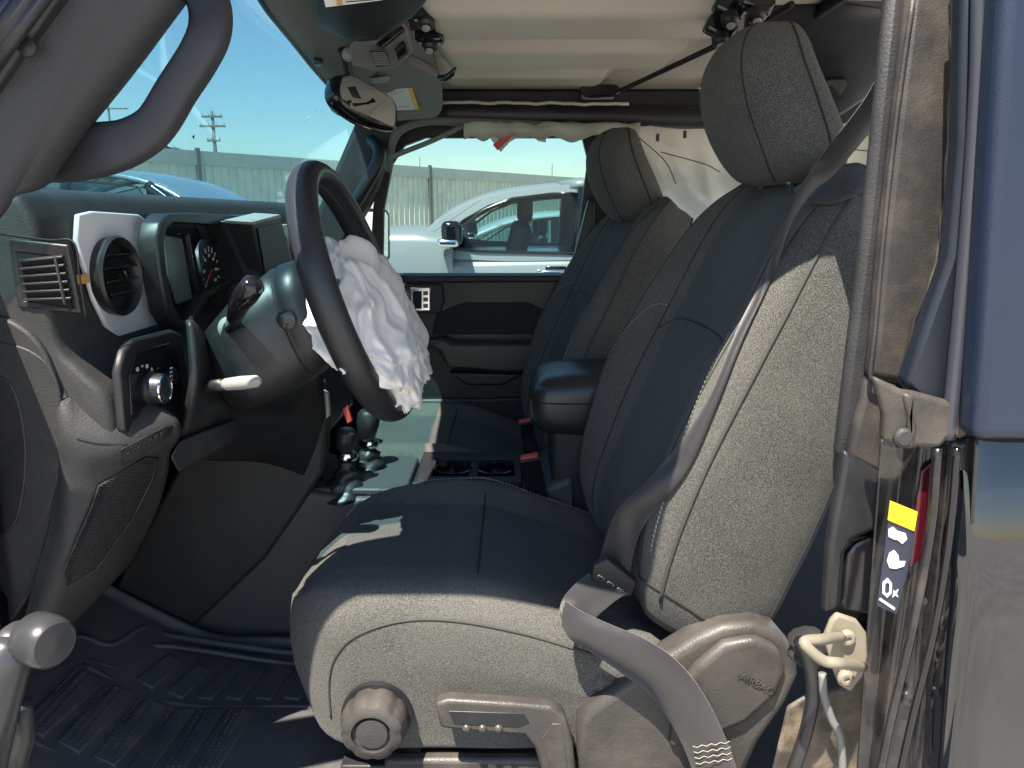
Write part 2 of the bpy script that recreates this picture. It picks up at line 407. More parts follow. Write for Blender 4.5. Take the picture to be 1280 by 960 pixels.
def ztop(X, u):  # u in -1..1 across the width
    base = -.512 - .9 * max(0, -.26 - X) ** 1.5 * 4 - .46 * max(0, X + .05) ** 1.15
    b = math.exp(-((abs(u) - .80) / .16) ** 2) * .020 * min(1, (X + .36) * 5)
    return base + b
def cush_ring(X):
    f = X + .345
    w = .238 * (1 - max(0, 1 - f / .16) ** 2.6) ** .5 if f < .16 else .238
    w = max(w, .05)
    wf = max(.04, .238 * (1 - max(0, 1 - f / .27) ** 2.2) ** .5) if f < .27 else .238
    lo = -.742 + .05 * max(0, 1 - f / .05) ** 2
    pts = []
    us = [0, .3, .52, .66, .8, .92]
    top = [(u * w, ztop(X, u)) for u in us]
    e = ztop(X, .9)
    side = [(1.0 * w, e - .035), (1.012 * w, e - .09), (1.005 * w, (e + lo) / 2 - .01), (.985 * w, lo + .03), (.93 * w, lo), (.5 * w, lo - .004)]
    h = top + side
    return [V((X, CY - a, zr(b))) for a, b in h] + [V((X, CY, zr(lo - .004)))] + [V((X, CY + a * wf / w, zr(b))) for a, b in reversed(h[1:])]
def make_cushion(root):
    Xs = [-.345, -.341, -.333, -.32, -.30, -.275, -.24, -.20, -.15, -.10, -.05, 0, .05, .10, .15, .20, .25, .29]
    rings = [cr(cush_ring(x), 96, True) for x in Xs]
    # bow the front forward at mid height
    for k, r in enumerate(rings):
        for i, p in enumerate(r):
            f = max(0, 1 - (Xs[k] + .345) / .10)
            p.x += f * (.016 * math.sin(min(1, max(0, (p.z - zr(-.75)) / .22)) * math.pi) - 0.0) * -1
            p.x += .02 * f * max(0, (zr(-.66) - p.z) / .08)
            d = noise.noise(p * 8) * .003 + noise.noise(p * 26) * .001
            r[i] = p + (p - V((0, CY, zr(-.63)))).normalized() * d
    bm = bmesh.new(); rings_bm(bm, rings)
    o = new('cushion', bm, ['fabric', 'fabric2'], root); sub(o)
    for p in o.data.polygons:
        if abs(p.center[1] - CY) < .125 and p.normal.z > .3 and p.center[0] > -.27: p.material_index = 1
    return o, rings

def make_seat(label):
    root = thing('car_seat', (0.0, CY, zr(-.85)), label, 'car seat', 'front seats')
    back, br = make_back(root)
    # piping lines down the near and far bolsters (ring index: 0 centre front, growing to the near side)
    for (jj, rr, mm) in ((20.4, .0028, 'seam'), (68.4, .0028, 'seam')):
        piping('piping', surf_line(br, jj, 3, 34), rr, back, mm)
    for jj in (15.2, 72.8): piping('seam_line', surf_line(br, jj, 4, 33), .0013, back, 'groove')
    for jj in (8.1, 79.9): piping('seam_line', surf_line(br, jj, 2, 33), .0014, back, 'groove')
    for jj in (32.5, 56.5): piping('seam_line', surf_line(br, jj, 1, 34), .0022, back, 'groove')
    # cross seams
    def cross(i, j0, j1, bow=0):
        pts = []
        for s in range(25):
            j = j0 + (j1 - j0) * s / 24; ii = i + bow * math.sin(s / 24 * math.pi)
            a = br[int(ii)][int(j) % 88].lerp(br[int(ii)][(int(j) + 1) % 88], j - int(j)); b = br[int(ii) + 1][int(j) % 88].lerp(br[int(ii) + 1][(int(j) + 1) % 88], j - int(j))
            pts.append(a.lerp(b, ii - int(ii)))
        return pts
    piping('seam_line', cross(17, -8, 8, 1.4), .0014, back, 'groove')
    piping('seam_line', cross(4, 15, 34), .0018, back, 'groove')
    for sg in (1, -1):
        arc = []
        for s in range(30):
            u = s / 29; ii = 18.5 - 12 * u ** 1.6; j = sg * (8.3 + 9.2 * math.sin(u * math.pi / 2) ** .7)
            k = int(ii); a = br[k][int(math.floor(j)) % 88].lerp(br[k][(int(math.floor(j)) + 1) % 88], j - math.floor(j)); b = br[k + 1][int(math.floor(j)) % 88].lerp(br[k + 1][(int(math.floor(j)) + 1) % 88], j - math.floor(j))
            arc.append(a.lerp(b, ii - k))
        stitch(arc, back, off=V((-.0012, 0, .0006)))
        stitch([p + V((-.001, 0, -.008)) for p in arc], back, off=V((-.001, 0, 0)))
    # cushion
    cu, cr_ = make_cushion(root)
    def cl(j, a, b): return [cr_[i][int(j) % 96].lerp(cr_[i][(int(j) + 1) % 96], j - int(j)) for i in range(a, b)]
    # top stitch rows
    for j in (77.2, 78.3):
        line = cr([p for p in cl(j, 4, 16)], 60); stitch(line, cu, off=V((0, 0, .0022)))
    line = [p for p in [cr_[6][j % 96] for j in range(-16, 17)]]
    piping('seam_line', [p + V((0, 0, .0005)) for p in [cr_[10][j % 96] for j in range(-12, 13)]], .0013, cu, 'groove')
    # headrest
    hr = []
    hs = [(.347, .045, .060, .045), (.338, .057, .10, .060), (.322, .095, .125, .070), (.300, .145, .130, .070), (.284, .195, .12, .062), (.282, .232, .1, .05), (.288, .252, .072, .036), (.296, .261, .03, .016)]
    hs = [(a, b, c * 1.05, d) for a, b, c, d in hs]; A = cr([V((a[0], a[1], 0)) for a in hs], 24); B = cr([V((a[2], a[3], 0)) for a in hs], 24)
    for a, b in zip(A, B):
        ring = []
        for q in range(56):
            an = 2 * math.pi * q / 56; c_, s_ = math.cos(an), math.sin(an)
            ex = .62
            y = math.copysign(abs(s_) ** ex, s_) * b.x; x = math.copysign(abs(c_) ** .72, c_) * b.y
            if c_ < 0: x *= 1.0 + .10 * math.cos(s_ * math.pi / 2)
            p = V((a.x + .07 + x, CY + y, zr(a.y))); p += (p - V((a.x + .07, CY, p.z))).normalized() * (noise.noise(p * 12) * .003)
            ring.append(p)
        hr.append(ring)
    bm = bmesh.new(); rings_bm(bm, hr); h = new('headrest', bm, 'fabric', root)
    for q in (21.5, 34.5): piping('seam_line', [hr[i][int(q)].lerp(hr[i][int(q) + 1], q % 1) for i in range(1, 23)], .0014, h, 'groove')
    for q in (12, 44): piping('piping', [hr[i][q] for i in range(1, 23)], .0018, h, 'groove')
    for s in (-.06, .06):
        tube('headrest_post', [V((.395, CY + s, zr(.03))), V((.385, CY + s, zr(.09)))], .006, 'chrome', root)
    # collar behind the headrest
    o = lathe('post_collar', [(.0, 0), (.014, 0), (.016, .004), (.01, .010), (0, .010)], V((.40, CY - .075, zr(.066))), (0, 0, 1), 'dash2', root, 16)
    # seat frame / rails under the cushion
    for s in (-.2, .2):
        box('seat_rail', (-.0, CY + s, zr(-.81)), (.5, .03, .06), 'dash2', root)
    # recliner side shields
    return root, back, cu, br, cr_

driver, dback, dcush, br, crg = make_seat('charcoal fabric driver seat nearest the camera, sunlit on its outer side')
bpy.context.view_layer.update()
NY = CY - .245
# side panel seam on the near flank, projected on the real surface
def on_surface(o, pts, direction):
    """drop points onto the cushion or backrest along a direction"""
    deps = bpy.context.evaluated_depsgraph_get(); ev = o.evaluated_get(deps); out = []
    off = wloc(o); d = V(direction).normalized()
    for p in pts:
        hit, l, n, i = ev.ray_cast(V(p) - off - d * .3, d)
        if hit: out.append(l + off + n * .0006)
    return out
seam_px = [(404, 925), (402, 880), (410, 845), (432, 815), (470, 797), (520, 789), (580, 792), (650, 806), (720, 826), (770, 842)]
pl = on_surface(dcush, [onY(x, y, NY - .02) for x, y in [(q.x, q.y) for q in cr([V((a, b, 0)) for a, b in seam_px], 60)]], (0, 1, 0))
if len(pl) > 5: piping('piping', pl, .0017, dcush, 'seam')
# copy to make the passenger seat before the driver-only plastics are added
pass_seat = dup(driver, (driver.location.x - .105, driver.location.y + .70, driver.location.z - .025), 'charcoal fabric passenger seat beyond the centre console')
for ch in pass_seat.children:
    if ch.name.startswith('headrest'): ch.location.z -= .035

# --- driver seat plastics (near side)
def near(px, py, y=NY): return onY(px, py, y)
sh = [(722, 985), (722, 905), (735, 888), (790, 850), (870, 800), (905, 784), (945, 781), (975, 792), (995, 815), (1000, 845), (985, 880), (950, 930), (925, 985)]
shield = prism('recliner_shield', [near(a, b, .875) for a, b in sh], (0, .05, 0), 'shield', driver, b=.012, bs=4)
bul = [(838, 940), (842, 880), (870, 835), (905, 806), (945, 798), (975, 812), (984, 840), (972, 872), (935, 905), (890, 925)]
prism('raised_cover', [near(a, b, .862) for a, b in bul], (0, .03, 0), 'shield', shield, b=.010, bs=4)
box('seat_base_cover', (.05, .905, zr(-.80)), (.46, .02, .11), 'shield', driver, b=.006)
a, b_ = near(920, 842, .8605), near(972, 868, .8605)
xd = (b_ - a).normalized(); text('lettering', 'AIRBAG', .0150, (a + b_) / 2, xd, (near(920, 820, .86) - near(920, 842, .86)), 'shield', shield, .0008)
# height knob
kc = near(466, 912, .865)
def kmod(a, r, h): return 1 - .07 * (0.5 + .5 * math.cos(a * 8)) ** 3 if r > .028 else 1
knob = lathe('height_knob', [(0, -.03), (.044, -.03), (.046, -.012), (.044, 0), (.041, .008), (.034, .012), (.027, .012), (.026, .006), (.022, .004), (.021, .010), (0, .011)], kc, (0, -1, 0), 'shield', driver, 64, kmod)
lathe('knob_washer', [(0, -.035), (.049, -.035), (.049, -.028), (0, -.028)], kc, (0, -1, 0), 'dash2', knob, 32)
# lever
lv = [(543, 880), (560, 875), (640, 880), (690, 884), (706, 896), (716, 930), (722, 985), (682, 985), (668, 935), (655, 920), (600, 916), (550, 911)]
lever = prism('height_lever', [near(a, b, .860) for a, b in lv], (0, .022, 0), 'shield', driver, b=.005, bs=3)
rc = [(560, 889), (655, 892), (662, 904), (648, 910), (568, 906)]
prism('grip_recess', [near(a, b, .8592) for a, b in rc], (0, .003, 0), 'dash2', lever, b=.001)
for x in (583, 603, 623): lathe('grip_bump', [(0, 0), (.006, 0), (.004, .003), (0, .004)], near(x, 911, .8592), (0, -1, 0), 'shield', lever, 12)
pv = near(700, 915, .859); prism('lever_inlay', [near(a, b, .8588) for a, b in [(690, 905), (702, 905), (712, 980), (694, 980), (676, 925)]], (0, .003, 0), 'shield', lever, b=.001)
# lower pleats of the cushion's rear flank
box('cushion_tuck', near(775, 862, .905), (.09, .02, .03), 'fabric', driver, b=.009, rot=Matrix.Rotation(R(28), 3, 'Y'))

# ================================================================== SEAT BELTS
belt = thing('seat_belt', onY(770, 700, 1.0), 'grey webbing belt draped across the sunlit driver seat', 'seat belt')
def pr(a, Ya, b, Yb): return (onY(a[0], a[1], Ya), onY(b[0], b[1], Yb))
sw = [pr((1112, 62), .74, (1112, 128), .78), pr((1080, 125), .80, (1095, 155), .83), pr((1030, 190), .885, (1045, 215), .90), pr((1003, 232), .90, (1018, 238), .925),
    pr((985, 270), .915, (993, 274), .935), pr((955, 345), .93, (964, 349), .95), pr((920, 415), .94, (930, 421), .965), pr((885, 500), .945, (896, 506), .97), pr((845, 560), .93, (866, 575), .975),
    pr((806, 603), .92, (838, 617), .94), pr((770, 640), .93, (802, 662), .93), pr((752, 690), .955, (788, 712), .935), pr((744, 722), .96, (782, 742), .93)]
dg = bpy.context.evaluated_depsgraph_get(); eb = dback.evaluated_get(dg); ob_ = wloc(dback)
def lay(p, gap=.006):
    d = (p - V((0, 0, H))).normalized(); hit, l, n, i = eb.ray_cast(V((0, 0, H)) - ob_, d)
    if hit:
        q = l + ob_ - d * gap
        if q.length < p.length + 10 and (q - V((0, 0, H))).length < (p - V((0, 0, H))).length: return q
    return p
sa = [lay(p) for p in cr([p[0] for p in sw], 60)]; sb_ = [lay(p) for p in cr([p[1] for p in sw], 60)]
ribbon('shoulder_webbing', list(zip(sa, sb_)), 'belt', belt, 90)
ribbon('lap_webbing', [pr((748, 712), .95, (790, 738), .93), pr((728, 722), .925, (768, 752), .905), pr((708, 742), .885, (742, 775), .872), pr((700, 762), .862, (722, 800), .856), pr((704, 782), .853, (728, 812), .852)], 'belt', belt, 40)
ribbon('lap_webbing', [pr((702, 782), .853, (704, 750), .858), pr((714, 800), .851, (730, 766), .854), pr((740, 816), .848, (766, 782), .848), pr((778, 842), .846, (808, 800), .842), pr((815, 872), .846, (848, 828), .838), pr((845, 915), .845, (882, 872), .836), pr((866, 965), .844, (912, 935), .834), pr((878, 1020), .844, (932, 1000), .834)], 'belt', belt, 70)
bm = bmesh.new()
for k in range(4):
    y = 934 + k * 7
    A = [onY(866 + 0.3 * k * 4 + q * (46 - 0) / 8, y + (1.2 if q % 2 else -1.2) - q * .8, .8335) for q in range(9)]
    tube_bm(bm, A, .0004, 5)
o = new('stitching', bm, 'thread', belt); o['kind'] = 'stuff'
cg = [[(992, 236), (1030, 214), (1070, 206), (1100, 212)], [(998, 246), (1034, 236), (1070, 228), (1100, 230)], [(1004, 252), (1040, 252), (1076, 240), (1100, 234)]]
patch('cover_flap', [[lay(onY(a, b, .97), .010 + .004 * (k == 1)) for a, b in r] for k, r in enumerate(cg)], 24, 14, 'fabric2', dback, th=.004, disp=lambda p, u, v: p + V((0, noise.noise(p * 40) * .003, 0)))
tg = [(742, 708), (760, 700), (796, 728), (790, 745), (772, 748), (738, 724)]
tongue = prism('latch_tongue', [onY(a, b, .925) for a, b in tg], (0, .008, .004), 'dash2', belt, b=.002)
for q in range(3): prism('tongue_rib', [onY(748 + 12 * q + dx, 718 + 8 * q + dy, .922) for dx, dy in ((0, 0), (8, 5), (6, 9), (-2, 4))], (0, .004, 0), 'chrome', tongue, b=.0008)

def buckle(px, py, Y, label, s=1.0):
    base = onY(px, py, Y); r = thing('seat_belt_buckle', base, label, 'belt buckle', 'front belt buckles')
    rot = Matrix.Rotation(R(-12), 3, 'Y')
    up = rot @ V((0, 0, 1))
    box('housing', base + up * .03 * s, (.034 * s, .024, .075 * s), 'gloss', r, b=.004, rot=rot)
    box('release_button', base + up * .069 * s, (.030 * s, .020, .007), 'red', r, b=.002, rot=rot)
    box('button_rim', base + up * .066 * s, (.035 * s, .025, .006), 'dash2', r, b=.001, rot=rot)
    tube('stalk', [base, base - up * .05, base - up * .09 + V((.02, 0, 0))], .007, 'dash2', r)
    return r
buckle(672, 618, 1.36, 'black belt buckle with red button beside the driver cushion', 1.15)
buckle(664, 560, 1.60, 'black belt buckle with red button in shade by the passenger cushion', .95)

# ================================================================== STEERING WHEEL
tl = R(18); ax = V((math.cos(tl), 0, math.sin(tl)))
Wc = V((-.236, 1.135, zr(-.116)))
wheel = thing('steering_wheel', Wc, 'black leather steering wheel with a burst white airbag hanging from its hub', 'steering wheel')
u1 = V((0, 1, 0)); u2 = V((-math.sin(tl), 0, math.cos(tl)))
Rw = .187
path = [Wc + (u1 * math.cos(q * 2 * math.pi / 96) + u2 * math.sin(q * 2 * math.pi / 96)) * Rw for q in range(96)]
bm = bmesh.new(); rings = []
for i, p in enumerate(path):
    d = (p - Wc).normalized(); rr = .0175
    rings.append([p + d * math.cos(a) * rr + ax * math.sin(a) * rr * 1.28 for a in [k * 2 * math.pi / 20 for k in range(20)]])
rings.append(rings[0]); rings_bm(bm, rings, True, False); bmesh.ops.remove_doubles(bm, verts=bm.verts, dist=1e-6)
rim = new('rim', bm, 'leather', wheel)
tube('rim_seam', [p - (p - Wc).normalized() * .0176 for p in path[:-1]], .0009, 'seam', rim, seg=6, closed=True)
hub = Wc - ax * .035
lathe('hub', [(0, -.03), (.06, -.03), (.075, -.005), (.078, .02), (.06, .035), (0, .037)], hub, ax, 'dash2', wheel, 32)
for d, wd in ((u1, .05), (-u1, .05), (-u2, .032)):
    e = Wc + d * .178 - ax * .003; s = hub + d * .06
    side = d.cross(ax)
    prism('spoke', [s - side * wd, e - side * wd * .55, e + side * wd * .55, s + side * wd], ax * .018, 'dash2', wheel, b=.004)
# switch pad on the near spoke
sp = Wc - u1 * .115 - ax * .012
prism('switch_pad', [sp + u1 * a + u2 * b for a, b in [(-.03, -.03), (.03, -.035), (.03, .035), (-.02, .03)]], ax * .02, 'gloss', wheel, b=.004)
for k in range(0): prism('button', [sp + ax * .0205 + u1 * a + u2 * (b + (k - 1) * .019) for a, b in [(-.016, -.006), (.02, -.006), (.02, .006), (-.016, .006)]], ax * .003, 'dash2', wheel, b=.001)
# burst airbag: a folded, drooping cloth bag
bm = bmesh.new(); bmesh.ops.create_icosphere(bm, subdivisions=6, radius=1)
Ac = onY(444, 408, 1.12)
def ridge(p): return 1 - abs(noise.noise(p)) * 2
seedv = V((3.1, 7.7, 1.3))
for v in bm.verts:
    d = v.co.normalized()
    w = V((noise.noise(d * 1.6 + seedv), noise.noise(d * 1.6 + V((9, 2, 4))), noise.noise(d * 1.6 + V((5, 5, 1))))) * .6
    q = d * 1.9 + w; 
    f = ridge(V((q.x * .9, q.y * .9, q.z * .5)) + seedv) ** 2 * .16 + ridge(q * 1.3 + w * 1.5) ** 2 * .12 + ridge(q * 2.3 + w * 2) ** 2 * .06 + ridge(q * 4.2 + w * 3) ** 2 * .022 + noise.noise(q * .9) * .2
    rad = .86 + f
    s = V((.062, .156, .108))
    p = V((d.x * s.x, d.y * s.y, d.z * s.z)) * rad
    # squarish shoulders, narrowing to the foot, sheared along the wheel
    p.y *= 1 - .25 * max(0, -d.z) ; p += u2 * 0 ; p.x += -p.z * .42 * 1.0
    p.x += .018 * max(0, -d.z) + .01 * noise.noise(d * 2.5)
    p.z += .17 * p.y
    v.co = Ac + V((.020, 0, .014)) + p
bag = new('burst_airbag', bm, 'airbag', wheel); sm_ = bag.modifiers.new('s', 'SMOOTH'); sm_.iterations = 1; sm_.factor = .6; bag['label'] = 'crumpled white deployed airbag'
tag(bag)
# bunched tail beneath
# ================================================================== MIRROR
mir = thing('rear_view_mirror', onY(440, 60, 1.42), 'oval black framed rear view mirror hanging from the windshield', 'mirror')
mo = [(424, 96), (428, 93), (440, 93), (468, 106), (488, 119), (497, 132), (497, 158), (490, 162), (460, 153), (430, 132), (421, 115)]
def mp(px, py):
    t = (px - 424) / 73; return onY(px, py, 1.36 + .20 * t + (128 - py) * .00065)
mo2 = cr([V((a, b, 0)) for a, b in mo], 40, True)
mc = sum(mo2, V()) / 40
nrm = (mp(497, 130) - mp(424, 130)).cross(mp(460, 100) - mp(460, 150)).normalized()
if nrm.y > 0: nrm = -nrm
bm = bmesh.new(); rr = []
for s, dpt in ((.93, .0), (1.0, .003), (1.02, .012), (.97, .028), (.75, .040), (.4, .046)):
    rr.append([mp(*((mc + (p - mc) * s).xy)) - nrm * dpt for p in mo2])
rings_bm(bm, rr); new('housing', bm, 'gloss', mir)
bm = bmesh.new(); bm.faces.new([bm.verts.new(mp(*((mc + (p - mc) * .90).xy)) + nrm * .0008) for p in mo2])
# aim the glass so that it shows the tan roof, as in the photograph
new('glass', bm, 'mirror', mir, smooth=False)
tube('stem', [onY(436, 98, 1.47), onY(433, 80, 1.46), onY(428, 62, 1.44)], .009, 'dash2', mir, n=8)
lathe('ball_joint', [(0, -.012), (.01, -.008), (.013, 0), (.01, .008), (0, .012)], onY(436, 68, 1.44), (0, -1, 0), 'greyplas', mir, 16)
# ================================================================== VEHICLE SHELL
car = thing('off_road_vehicle', (0.3, 1.35, 0.0), 'black off road vehicle with open driver door space and beige roof lining', 'car')
IN = 2.10      # inner face of the passenger side
def lin(P): return [V((a, b, 0)) for a, b in P]

# --- floor, toe board, sill
patch('floor_pan', [[V((x, y, zr(z))) for y in (.60, 1.0, 1.6, 2.2)] for x, z in ((-1.0, -.35), (-.93, -.55), (-.86, -.70), (-.78, -.80), (-.6, -.875), (-.2, -.88), (.5, -.88), (1.3, -.86))], 12, 40, 'carpet', car, th=.02)
# --- floor mat (a thing)
mat_t = thing('floor_mat', (-.5, 1.15, zr(-.86)), 'black ribbed rubber mat in the driver footwell', 'floor mat')
def mz(X): return -.855 + max(0, -.58 - X) ** 1.25 * .75
def mpt(x, y, h=0): return V((x, y, zr(mz(x) + h)))
patch('mat_sheet', [[mpt(x, y, .022 if (y < .86 or y > 1.335) else .004) for y in (.80, .83, .86, .95, 1.1, 1.25, 1.31, 1.335, 1.35)] for x in (-.86, -.84, -.8, -.7, -.6, -.5, -.4, -.3, -.15)], 30, 30, 'rubber', mat_t, th=.006)
def rib(pts, r=.0045, name='ridge'):
    P = cr([mpt(x, y, .006) for x, y in pts], 24); bm = bmesh.new(); tube_bm(bm, P, r, 6); return new(name, bm, 'rubber', mat_t)
def bar(x0, y0, x1, y1, w=.022, h=.007, name='tread_bar'):
    a, b = V((x0, y0, 0)), V((x1, y1, 0)); d = (b - a).normalized(); s = V((-d.y, d.x, 0)) * w / 2
    pts = [mpt(q.x, q.y, .004) for q in (a - s, b - s, b + s, a + s)]
    return prism(name, pts, (0, 0, h), 'rubber', mat_t, b=.002)
# outer raised border, inner trough lines
rib([(-.80, .99), (-.80, 1.1), (-.79, 1.2), (-.74, 1.22), (-.72, 1.30), (-.68, 1.31), (-.4, 1.31), (-.2, 1.31)], .008)
rib([(-.77, .99), (-.77, 1.1), (-.76, 1.16), (-.70, 1.185), (-.69, 1.27), (-.4, 1.275), (-.2, 1.275)], .005)
for k in range(6):
    x = -.735 + k * .052
    bar(x, .985, x + .012, 1.135, .034, .012)
for k in range(7):
    bar(-.655 + k * .052, 1.165, -.65 + k * .052 + .012, 1.255, .03, .011)
rib([(-.75, 1.15), (-.6, 1.15), (-.35, 1.15)], .007)
rib([(-.75, .975), (-.6, .97), (-.35, .97)], .007)
bm = bmesh.new()
for k in range(6):
    for i in range(16):
        for j in range(3):
            x = -.747 + k * .052 + j * .010; y = .995 + i * .0088
            box_bm(bm, mpt(x, y, .0172), (.004, .004, .003))
o = new('grip_nub', bm, 'rubber', mat_t, smooth=False); o['kind'] = 'stuff'
for k in range(4): bar(-.83, 1.01 + k * .055, -.80, 1.01 + k * .055 + .003, .004, .01, 'ridge')
for k in range(5): rib([(-.64 + k * .09, .88), (-.62 + k * .09, .92), (-.61 + k * .09, .965)], .005)

# --- dashboard: a profile carried across the cabin, rounded at its near end
dash = tag(None or bpy.data.objects.new('x', None)) if False else None
prof = [(-1.02, -.02), (-.86, .005), (-.74, .030), (-.64, .036), (-.595, .030), (-.578, .010), (-.570, -.02), (-.568, -.10), (-.562, -.16), (-.535, -.195), (-.512, -.225), (-.508, -.28), (-.525, -.33), (-.57, -.38), (-.66, -.42), (-.85, -.42), (-1.0, -.3)]
pc = V((-.78, -.2))
rings = []
pp = [V((a, b, 0)) for a, b in prof]
for Y, s in ((.905, .955), (.908, .982), (.916, .996), (.93, 1), (1.0, 1), (1.3, 1), (1.7, 1), (2.06, 1), (2.09, .96)):
    rg = cr(pp, 90, True); rings.append([V((pc.x + (p.x - pc.x) * s, Y, zr(pc.y + (p.y - pc.y) * s))) for p in rg])
bm = bmesh.new(); rings_bm(bm, rings); dash = new('dashboard', bm, 'dash', car)
DX = -.568
def oX(px, py, X=DX): return onX(px, py, X)
# padded brow along the rear edge of the dash top, closer to the camera at its near end
# silver trim
so_ = [(92, 268), (110, 264), (168, 268), (186, 282), (196, 330), (206, 372), (214, 412), (180, 420), (150, 427), (128, 408), (112, 375), (100, 335), (90, 300)]
prism('trim_panel', [oX(a, b, -.566) for a, b in so_], (.007, 0, 0), 'silver', dash, b=.002)
# dark surround behind/around the trim
# round air vent
vc = onX(146, 345, -.551); 
def circ(c, r, n, X=0, ry=1, rz=1): return [V((c.x + X, c.y + r * ry * math.cos(2 * math.pi * k / n), c.z + r * rz * math.sin(2 * math.pi * k / n))) for k in range(n)]
def lathe_x(name, prof_, c, m, parent, seg=40): return lathe(name, prof_, c, (1, 0, 0), m, parent, seg)
vent = lathe_x('round_vent', [(.034, -.018), (.052, -.016), (.0545, .0), (.0555, .006), (.053, .010), (.049, .006), (.046, -.004), (.045, -.0125), (.0, -.0135), (0, -.018)], vc, 'dash2', dash)
lathe_x('vent_throat', [(0, -.0062), (.0455, -.0060), (.0455, -.0120), (0, -.0125)], vc, 'hole', vent, 32)
for k, dz in enumerate((-.026, -.009, .009, .026)):
    L = math.sqrt(max(0, .045 ** 2 - dz ** 2))
    box('vent_blade', vc + V((-.001, 0, dz)), (.022, 2 * L * .97, .0028), 'gloss', vent, b=.0008, rot=Matrix.Rotation(R(-22), 3, 'Y'))
lathe_x('vent_tab', [(0, 0), (.008, 0), (.007, .006), (0, .007)], vc + V((.006, 0, 0)), 'gloss', vent, 16)
box('orange_sticker', onX(103, 349, -.5575), (.001, .03, .012), 'orange', dash, b=0)
# side window vent on the end cap: frame plus slats
EC = .906
fo = [(10, 298), (84, 306), (101, 392), (22, 384)]
def q4(P, Y): return [onY(a, b, Y) for a, b in P]
fi = [(19, 316), (76, 322), (90, 384), (29, 376)]
side = frame_prism('side_vent', q4(fo, EC - .004), q4(fi, EC - .002), (0, .008, 0), 'dash2', dash, b=.002)
prism('vent_back', q4(fi, EC - .0015), (0, .002, 0), 'hole', side, b=0)
for k in range(6):
    t = (k + .6) / 6; yl = 318 + t * 58; yr = 312 + t * 62 + 6
    xl = 20 + t * 9; xr = 76 + t * 13
    prism('vent_slat', [onY(xl, yl + 2, EC - .008), onY(xr, yr - 4, EC - .008), onY(xr, yr - 1.2, EC - .008), onY(xl, yl + 4.8, EC - .008)], (0, .006, .002), 'dash2', side, b=.0006)
prism('vent_divider', [onY(a, b, EC - .0095) for a, b in ((66, 321), (69, 321), (82, 381), (79, 381))], (0, .005, 0), 'dash', side, b=.0005)
# panel line round the end cap
tube('panel_gap', [onY(a, b, EC - .0005) for a, b in ((0, 292), (60, 300), (92, 303), (100, 350), (108, 400))], .0012, 'hole', dash, n=24)

# instrument cluster hood
XC = -.515
co = [(196, 300), (200, 278), (212, 267), (250, 266), (338, 272), (352, 282), (360, 300), (366, 345), (300, 350), (262, 372), (238, 414), (224, 413), (210, 390), (201, 340)]
ci = [(206, 302), (210, 286), (218, 278), (250, 280), (318, 285), (326, 292), (332, 305), (338, 340), (296, 346), (258, 366), (238, 402), (229, 401), (218, 382), (209, 338)]
hood = frame_prism('cluster_hood', [oX(a, b, XC) for a, b in co], [oX(a, b, XC + .002) for a, b in ci], (-.030, 0, 0), 'dash2', dash, b=.004)
prism('cluster_back', [oX(a, b, XC - .040) for a, b in [(180, 285), (330, 285), (345, 345), (300, 360), (225, 410), (190, 390)]], (-.004, 0, 0), 'hole', hood, b=0)
scr = prism('display', [oX(a, b, XC - .018) for a, b in [(204, 294), (228, 298), (241, 374), (222, 380), (210, 340)]], (-.004, 0, 0), 'cluster', hood, b=.001)
gc = oX(262, 338, XC - .018)
g = lathe_x('gauge', [(0, 0), (.043, 0), (.048, .003), (.052, .008), (.054, .010), (.056, .008), (.056, -.004), (0, -.006)], gc, 'dash2', hood)
for k in range(13):
    an = R(225 - k * 22.5); d = V((0, -math.cos(an) * -1, math.sin(an)))
    d = V((0, math.cos(an), math.sin(an)))
    box('tick', gc + d * .037 + V((.0015, 0, 0)), (.001, .009, .0018), 'white', g, b=0, rot=Matrix.Rotation(an, 3, 'X'))
for k in range(7):
    an = R(225 - k * 45); d = V((0, math.cos(an), math.sin(an)))
    text('numeral', str(k * 20), .0075, gc + d * .026 + V((.0012, 0, 0)), (0, 1, 0), (0, 0, 1), 'white', g, .0003)
box('needle', gc + V((.004, -.012, -.008)), (.001, .034, .002), 'red', g, b=0, rot=Matrix.Rotation(R(35), 3, 'X'))
g2 = lathe_x('gauge', [(0, 0), (.043, 0), (.048, .004), (.054, .02), (.056, .024), (.058, .02), (.058, -.004), (0, -.006)], oX(316, 338, XC - .032), 'dash2', hood)
prism('cluster_lens', [oX(a, b, XC - .008) for a, b in [(236, 292), (240, 292), (254, 368), (250, 370)]], (-.02, 0, 0), 'gloss', hood, b=.001)
# centre touch screen beyond the cluster
td = prism('touch_screen', [oX(a, b, -.455) for a, b in [(316, 276), (350, 268), (372, 350), (330, 352)]], (-.10, 0, 0), 'dash2', dash, b=.003)
prism('screen_face', [oX(a, b, -.453) for a, b in [(322, 285), (346, 279), (362, 343), (332, 345)]], (.001, 0, 0), 'dust', td, b=0)
prism('screen_rim', [oX(a, b, -.452) for a, b in [(316, 277), (350, 268), (352, 272), (317, 281)]], (-.05, 0, .003), 'greyplas', td, b=.001)
# passenger side of the dash: silver panel and round vents behind the wheel
for (cx, cy) in ((405, 345), (440, 338)):
    pass
prism('trim_panel', [V((-.562, y, zr(z))) for y, z in ((1.56, -.02), (1.98, -.02), (1.98, -.12), (1.56, -.12))], (.006, 0, 0), 'silver', dash, b=.002)
lathe_x('round_vent', [(.03, -.03), (.05, -.0), (.053, .01), (.049, .006), (.043, -.02), (0, -.02)], V((-.555, 1.93, zr(-.07))), 'dash2', dash)
